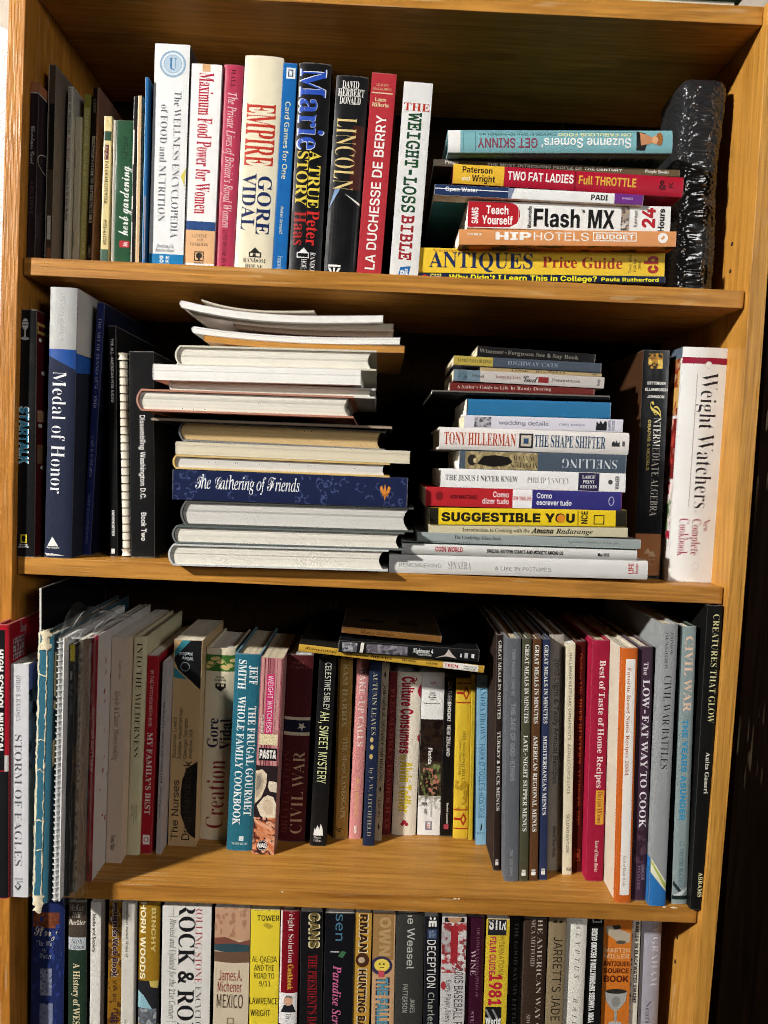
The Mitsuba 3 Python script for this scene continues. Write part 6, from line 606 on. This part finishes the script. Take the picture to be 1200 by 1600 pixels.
# a comb-bound book: rings round a pale comb spine
i, row = SPECIAL['comb']
x0, z0, d, T, L, ang = row[2]
k = numbered('comb_bound_book'); labels[k] = {'label': row[10], 'category': 'book', 'group': row[11]}
ca, sa = math.cos(ang), math.sin(ang)
pl = lambda p: np.column_stack([x0 + p[:, 0] * ca + (L - p[:, 1]) * sa, d + p[:, 2], z0 - p[:, 0] * sa + (L - p[:, 1]) * ca])
rng = np.random.default_rng(5)
for nm, u0, u1, c in (('back_cover', .0012, .0018, '#1a1a1a'), ('front_cover', T - .0018, T - .0012, '#2a2624'), ('page_block', .0019, T - .0019, '#ded8c8')):
    m = MB(); plate(m, u0, u1, .009, .2, 0, L, lin(c), .1, rng); m.put(child(k, nm), 'gloss_card' if 'cover' in nm else 'page_paper', pl)
nr = 25; step = L / nr
def roll(r, v0, v1, c, key, bs, flare=0):
    m = MB(); a = np.linspace(0, 2 * math.pi, 25)
    p, q = grid(lambda t, v: np.column_stack([T / 2 + (r + flare * np.abs((v - v0) / (v1 - v0) - .5)) * np.cos(t), v, .0062 + (r + flare * np.abs((v - v0) / (v1 - v0) - .5)) * np.sin(t)]), a, np.linspace(v0, v1, 5))
    m.add(p, q, lin(c)); 
    for v in (v0, v1):
        p, q = grid(lambda t, s: np.column_stack([T / 2 + r * s * np.cos(t), np.full_like(t, v), .0062 + r * s * np.sin(t)]), a, np.array([0., 1.])); m.add(p, q, lin(c))
    m.put(key, bs, pl, True)
roll(T * .37, 0, L, '#8a8070', child(k, 'binding'), 'gloss_card')
for j in range(nr): roll(T * .46, j * step + .0006, (j + 1) * step - .0012, '#e9e2cf', child(k, 'comb_ring'), 'jacket_paper', .0004 if 0 < j < nr - 1 else .0035)

# a wire-bound notebook in a clear sleeve
i, row = SPECIAL['spiral']
x0, z0, d, T, L, ang = row[2]
k = numbered('spiral_notebook'); labels[k] = {'label': row[10], 'category': 'notebook', 'group': row[11]}
ca, sa = math.cos(ang), math.sin(ang)
pl = lambda p: np.column_stack([x0 + p[:, 0] * ca + (L - p[:, 1]) * sa, d + p[:, 2], z0 - p[:, 0] * sa + (L - p[:, 1]) * ca])
for nm, u0, u1, c, y0 in (('back_cover', .0006, .0014, '#c9cac8', .006), ('front_cover', T - .0014, T - .0002, '#f0f0ee', .001), ('page_block', .0016, T - .0018, '#cfcfcb', .004)):
    m = MB(); plate(m, u0, u1, y0, .2, 0, L, lin(c), .1, rng); m.put(child(k, nm), 'gloss_card' if 'cover' in nm else 'page_paper', pl)
m = MB(); w = MB()
for j in range(44):
    v = (j + .5) * L / 44; t = np.linspace(-.35 * math.pi, 1.35 * math.pi, 14)
    pts = np.column_stack([T * .44 + T * .43 * np.cos(t), v + .0012 * t / math.pi, .0052 - .0062 * np.sin(t)])
    v_, f_ = tube(pts, .0006, 6); w.add(v_, f_, lin('#e8e8e6'))
p, q = grid(lambda s, v: np.column_stack([T * .44 + T * .36 * np.cos(s), v, .0052 - .0046 * np.sin(s)]), np.linspace(0, math.pi, 13), np.linspace(0, L, 8)); m.add(p, q, lin('#c2c3c0'))
m.put(child(k, 'binding_strip'), 'gloss_card', pl, True); w.put(child(k, 'wire_binding'), 'gloss_card', pl, True)
labels[k + '__wire_binding'] = {'kind': 'stuff'}

# torn, cream-edged cloth on the battered teal book
row, (k, pl, T, L, D) = SPECIAL['worn']
rng = np.random.default_rng(11)
def tatter(key, u_lo, u_hi, v0, v1, col, seed, amp=.0011, n=90, off=.0007):
    r2 = np.random.default_rng(seed); v = np.linspace(v0, v1, n)
    ns = lambda q: amp * 3.2 * (meshkit.fbm(np.column_stack([v * 260, np.full(n, q), np.full(n, seed * 1.7)]), 3, seed) - .5)
    a = u_lo + ns(0.3); bb = u_hi + ns(5.3)
    m = MB(); s = np.linspace(0, 1, 5)
    p = np.array([[aa + (b2 - aa) * q, vv, .0026 * abs(2 * np.clip((aa + (b2 - aa) * q) / T, 0, 1) - 1) ** 3 - off * (.5 + math.sin(math.pi * q))] for aa, b2, vv in zip(a, bb, v) for q in s])
    if n < 40: p[:, 1] += .009 * (meshkit.fbm(np.column_stack([p[:, 0] * 330, np.full(len(p), seed), p[:, 1] * 40]), 3, seed) - .5)
    i, j = np.meshgrid(np.arange(n - 1), np.arange(4), indexing='ij'); q0 = (i * 5 + j).ravel()
    m.add(p, np.column_stack([q0, q0 + 5, q0 + 6, q0 + 1]), lin(col) * r2.uniform(.85, 1.05, (len(p), 1))); m.put(key, 'board_edge', pl, True)
tatter(child(k, 'torn_edge'), -.0006, T * .14, -.002, L + .003, '#e8ddbe', 21)
tatter(child(k, 'torn_edge'), T * .58, T * .66, .012, L - .004, '#e6dcc0', 22, .0016)
tatter(child(k, 'torn_edge'), T * .16, T * .80, -.007, .017, '#e3d6b6', 23, .0042, 30, .0012)
tatter(child(k, 'torn_edge'), T * .12, T * .66, L - .009, L + .010, '#e3d6b6', 24, .0042, 26, .0012)
for vv in (.045, .118, .152, .21, .243): tatter(child(k, 'torn_crack'), T * .12, T * .62, vv, vv + .0014, '#d8cfb4', int(vv * 1000), .0008, 5)
m = MB()
for j, (v0, v1) in enumerate(((.02, .07), (.075, .085), (.12, .15))):
    p, q = grid(lambda a, v: np.column_stack([np.full_like(a, T + .0004), v, .004 + a * .014]), np.linspace(0, 1, 3), np.linspace(v0, v1, 4)); m.add(p, q, lin('#e6dcae'))
m.put(child(k, 'printed_band'), 'print_ink', pl)

# ribbon marker looping up from the terracotta book
k, pl, T, L, D = SPECIAL['ribbon']
t = np.linspace(0, 1, 24)
pts = np.column_stack([T + .001 + .019 * np.sin(t * math.pi), .004 + .003 * t, .0035 + .010 * t + .0 * t])
v, f = tube(pts, .0006, 6); m = MB(); m.add(v, f, lin('#e4e4e4')); m.put(child(k, 'ribbon_marker'), 'book_cloth', pl, True)

# clear sleeve round the notebook and magazines: a crumpled sheet with a flopped top
def sheet(key, fn, nu, nv, amp, seed):
    p, q = grid(fn, np.linspace(0, 1, nu), np.linspace(0, 1, nv))
    A, B = np.meshgrid(np.linspace(0, 1, nu), np.linspace(0, 1, nv), indexing='ij')
    p[:, 0] += amp * (meshkit.fbm(p * np.array([60, 60, 22]) + seed, 3, seed) - .5)
    p[:, 1] += amp * (meshkit.fbm(p * np.array([50, 50, 25]) + 3 + seed, 3, seed + 9) - .5) * 1.6
    scene[key] = mikit.ply((p, np.vstack([q[:, [0, 1, 2]], q[:, [0, 2, 3]]])), 'clear_plastic' if 'flap' in key else 'clear_plastic_sheet', smooth=True, uv=np.column_stack([B.ravel(), A.ravel()] if 'flap' in key else [A.ravel(), B.ravel()]))
labels['plastic_sleeve'] = {'label': 'crumpled clear plastic sleeve round the notebook and magazines on third shelf', 'category': 'sleeve'}
ZS = -.385
sheet('plastic_sleeve__front_sheet', lambda a, b: np.column_stack([.0745 + .016 * a + .001 * b, -.030 + .030 * a - .006 * np.sin(3.1 * a), ZS + .297 * b - .006]), 14, 60, .006, 3)
sheet('plastic_sleeve__side_sheet', lambda a, b: np.column_stack([.0905 + .001 * b - .003 * a, .002 + .2 * a, ZS + .295 * b + .001]), 14, 40, .003, 8)
sheet('plastic_sleeve__top_flap', lambda a, b: np.column_stack([.060 + .034 * b + .022 * a * b, -.028 + .085 * a + .02 * b, ZS + .2985 + .030 * np.sin(a * 2.5) * (1 - .6 * b) + .0035 * np.sin(22 * b + 2 * a) * a]), 40, 50, .006, 12)

# black shrink-wrapped package at the right of the top shelf
PK = numbered('wrapped_package')
def package(a, b):
    """A rounded upright box: a runs round the section, b up the height."""
    t = a * 2 * math.pi
    cx, sx = np.cos(t), np.sin(t)
    e = 0.32
    x = np.sign(cx) * np.abs(cx) ** e * .0270; y = np.sign(sx) * np.abs(sx) ** e * .040
    top = np.clip((b - .93) / .07, 0, 1); sc = np.sqrt(np.clip(1 - top ** 2.2, 0, 1)) * .999 + .001
    p = np.column_stack([.7748 + x * sc + .0016 * np.sin(b * 9), .0985 + y * sc, .3412 + .263 * b])
    nrm = np.column_stack([np.sign(cx) * np.abs(cx) ** 1.2, np.sign(sx) * np.abs(sx) ** 1.2, np.zeros_like(a)])
    n1 = meshkit.fbm(p * np.array([170, 170, 130]), 3, 2) - .5
    n2 = meshkit.noise(p * np.array([420, 420, 340]), 8) - .5
    st = meshkit.fbm(np.column_stack([p[:, 0] * 260, p[:, 1] * 260, p[:, 2] * 16]), 2, 4) - .5
    return p + nrm * (n1 * .0026 + n2 * .0013 + st * .0026 * (cx > .1))[:, None]
p, q = grid(package, np.linspace(0, 1, 321), np.linspace(0, 1, 521))
scene[PK] = mikit.ply((p, np.vstack([q[:, [0, 1, 2]], q[:, [0, 2, 3]]])), 'black_plastic_wrap', smooth=True)
labels[PK] = {'label': 'tall package in crinkled black plastic at right end of top shelf', 'category': 'package'}

# a book lying on top of the case, seen by its bottom edge
k = numbered('hardcover_book'); labels[k] = {'label': 'large book with dark green cover lying on top of the bookcase', 'category': 'book'}
rng = np.random.default_rng(8)
for nm, z0, z1, c, x0, x1, y0 in (('back_cover', .6503, .6515, '#c8bfae', .578, .787, .0165), ('page_block', .6516, .6585, '#d8cfbc', .58, .785, .018), ('front_cover', .6586, .6612, '#1f4a38', .576, .792, .0135)):
    m = MB(); plate(m, z0, z1, x0, x1, y0, .26, lin(c), .1, rng); v, f, cl = m.mesh(lambda p: np.column_stack([p[:, 2], p[:, 1], p[:, 0]]))
    scene[f'{k}__{nm}'] = mikit.ply((v, f), 'page_paper' if nm == 'page_block' else 'book_cloth', color=np.clip(cl, 0, 1))

# wear of the bookcase: shelf-pin holes and chipped varnish
for j, (y, z) in enumerate(((.052, .372), (.052, .404), (.052, .118), (.052, .15), (.060, -.455), (.060, -.487))):
    m = trimesh.creation.cylinder(.0024, .0008, sections=14); m.apply_transform(trimesh.transformations.rotation_matrix(math.pi / 2, [0, 1, 0])); m.apply_translation([XR(z) - .0001, y, z])
    scene[child('bookcase__side_panel_001', 'pin_hole')] = mikit.ply(m, 'black_plastic_wrap')
rng = np.random.default_rng(3)
for x, w in ((.7735, .004), (.7845, .006), (.5235, .003), (.528, .002), (.318, .002)):
    a = np.linspace(0, 2 * math.pi, 9)[:-1]; r = rng.uniform(.5, 1, 8)
    m = MB(); v = np.column_stack([x + w * r * np.cos(a), np.full(8, .0089), -.3862 + .0013 * r * np.sin(a)]); m.add(v, [[0, i, i + 1] for i in range(1, 7)], np.array([.72, .62, .44]))
    m.put(child('bookcase__shelf_002', 'chip'), 'board_edge')
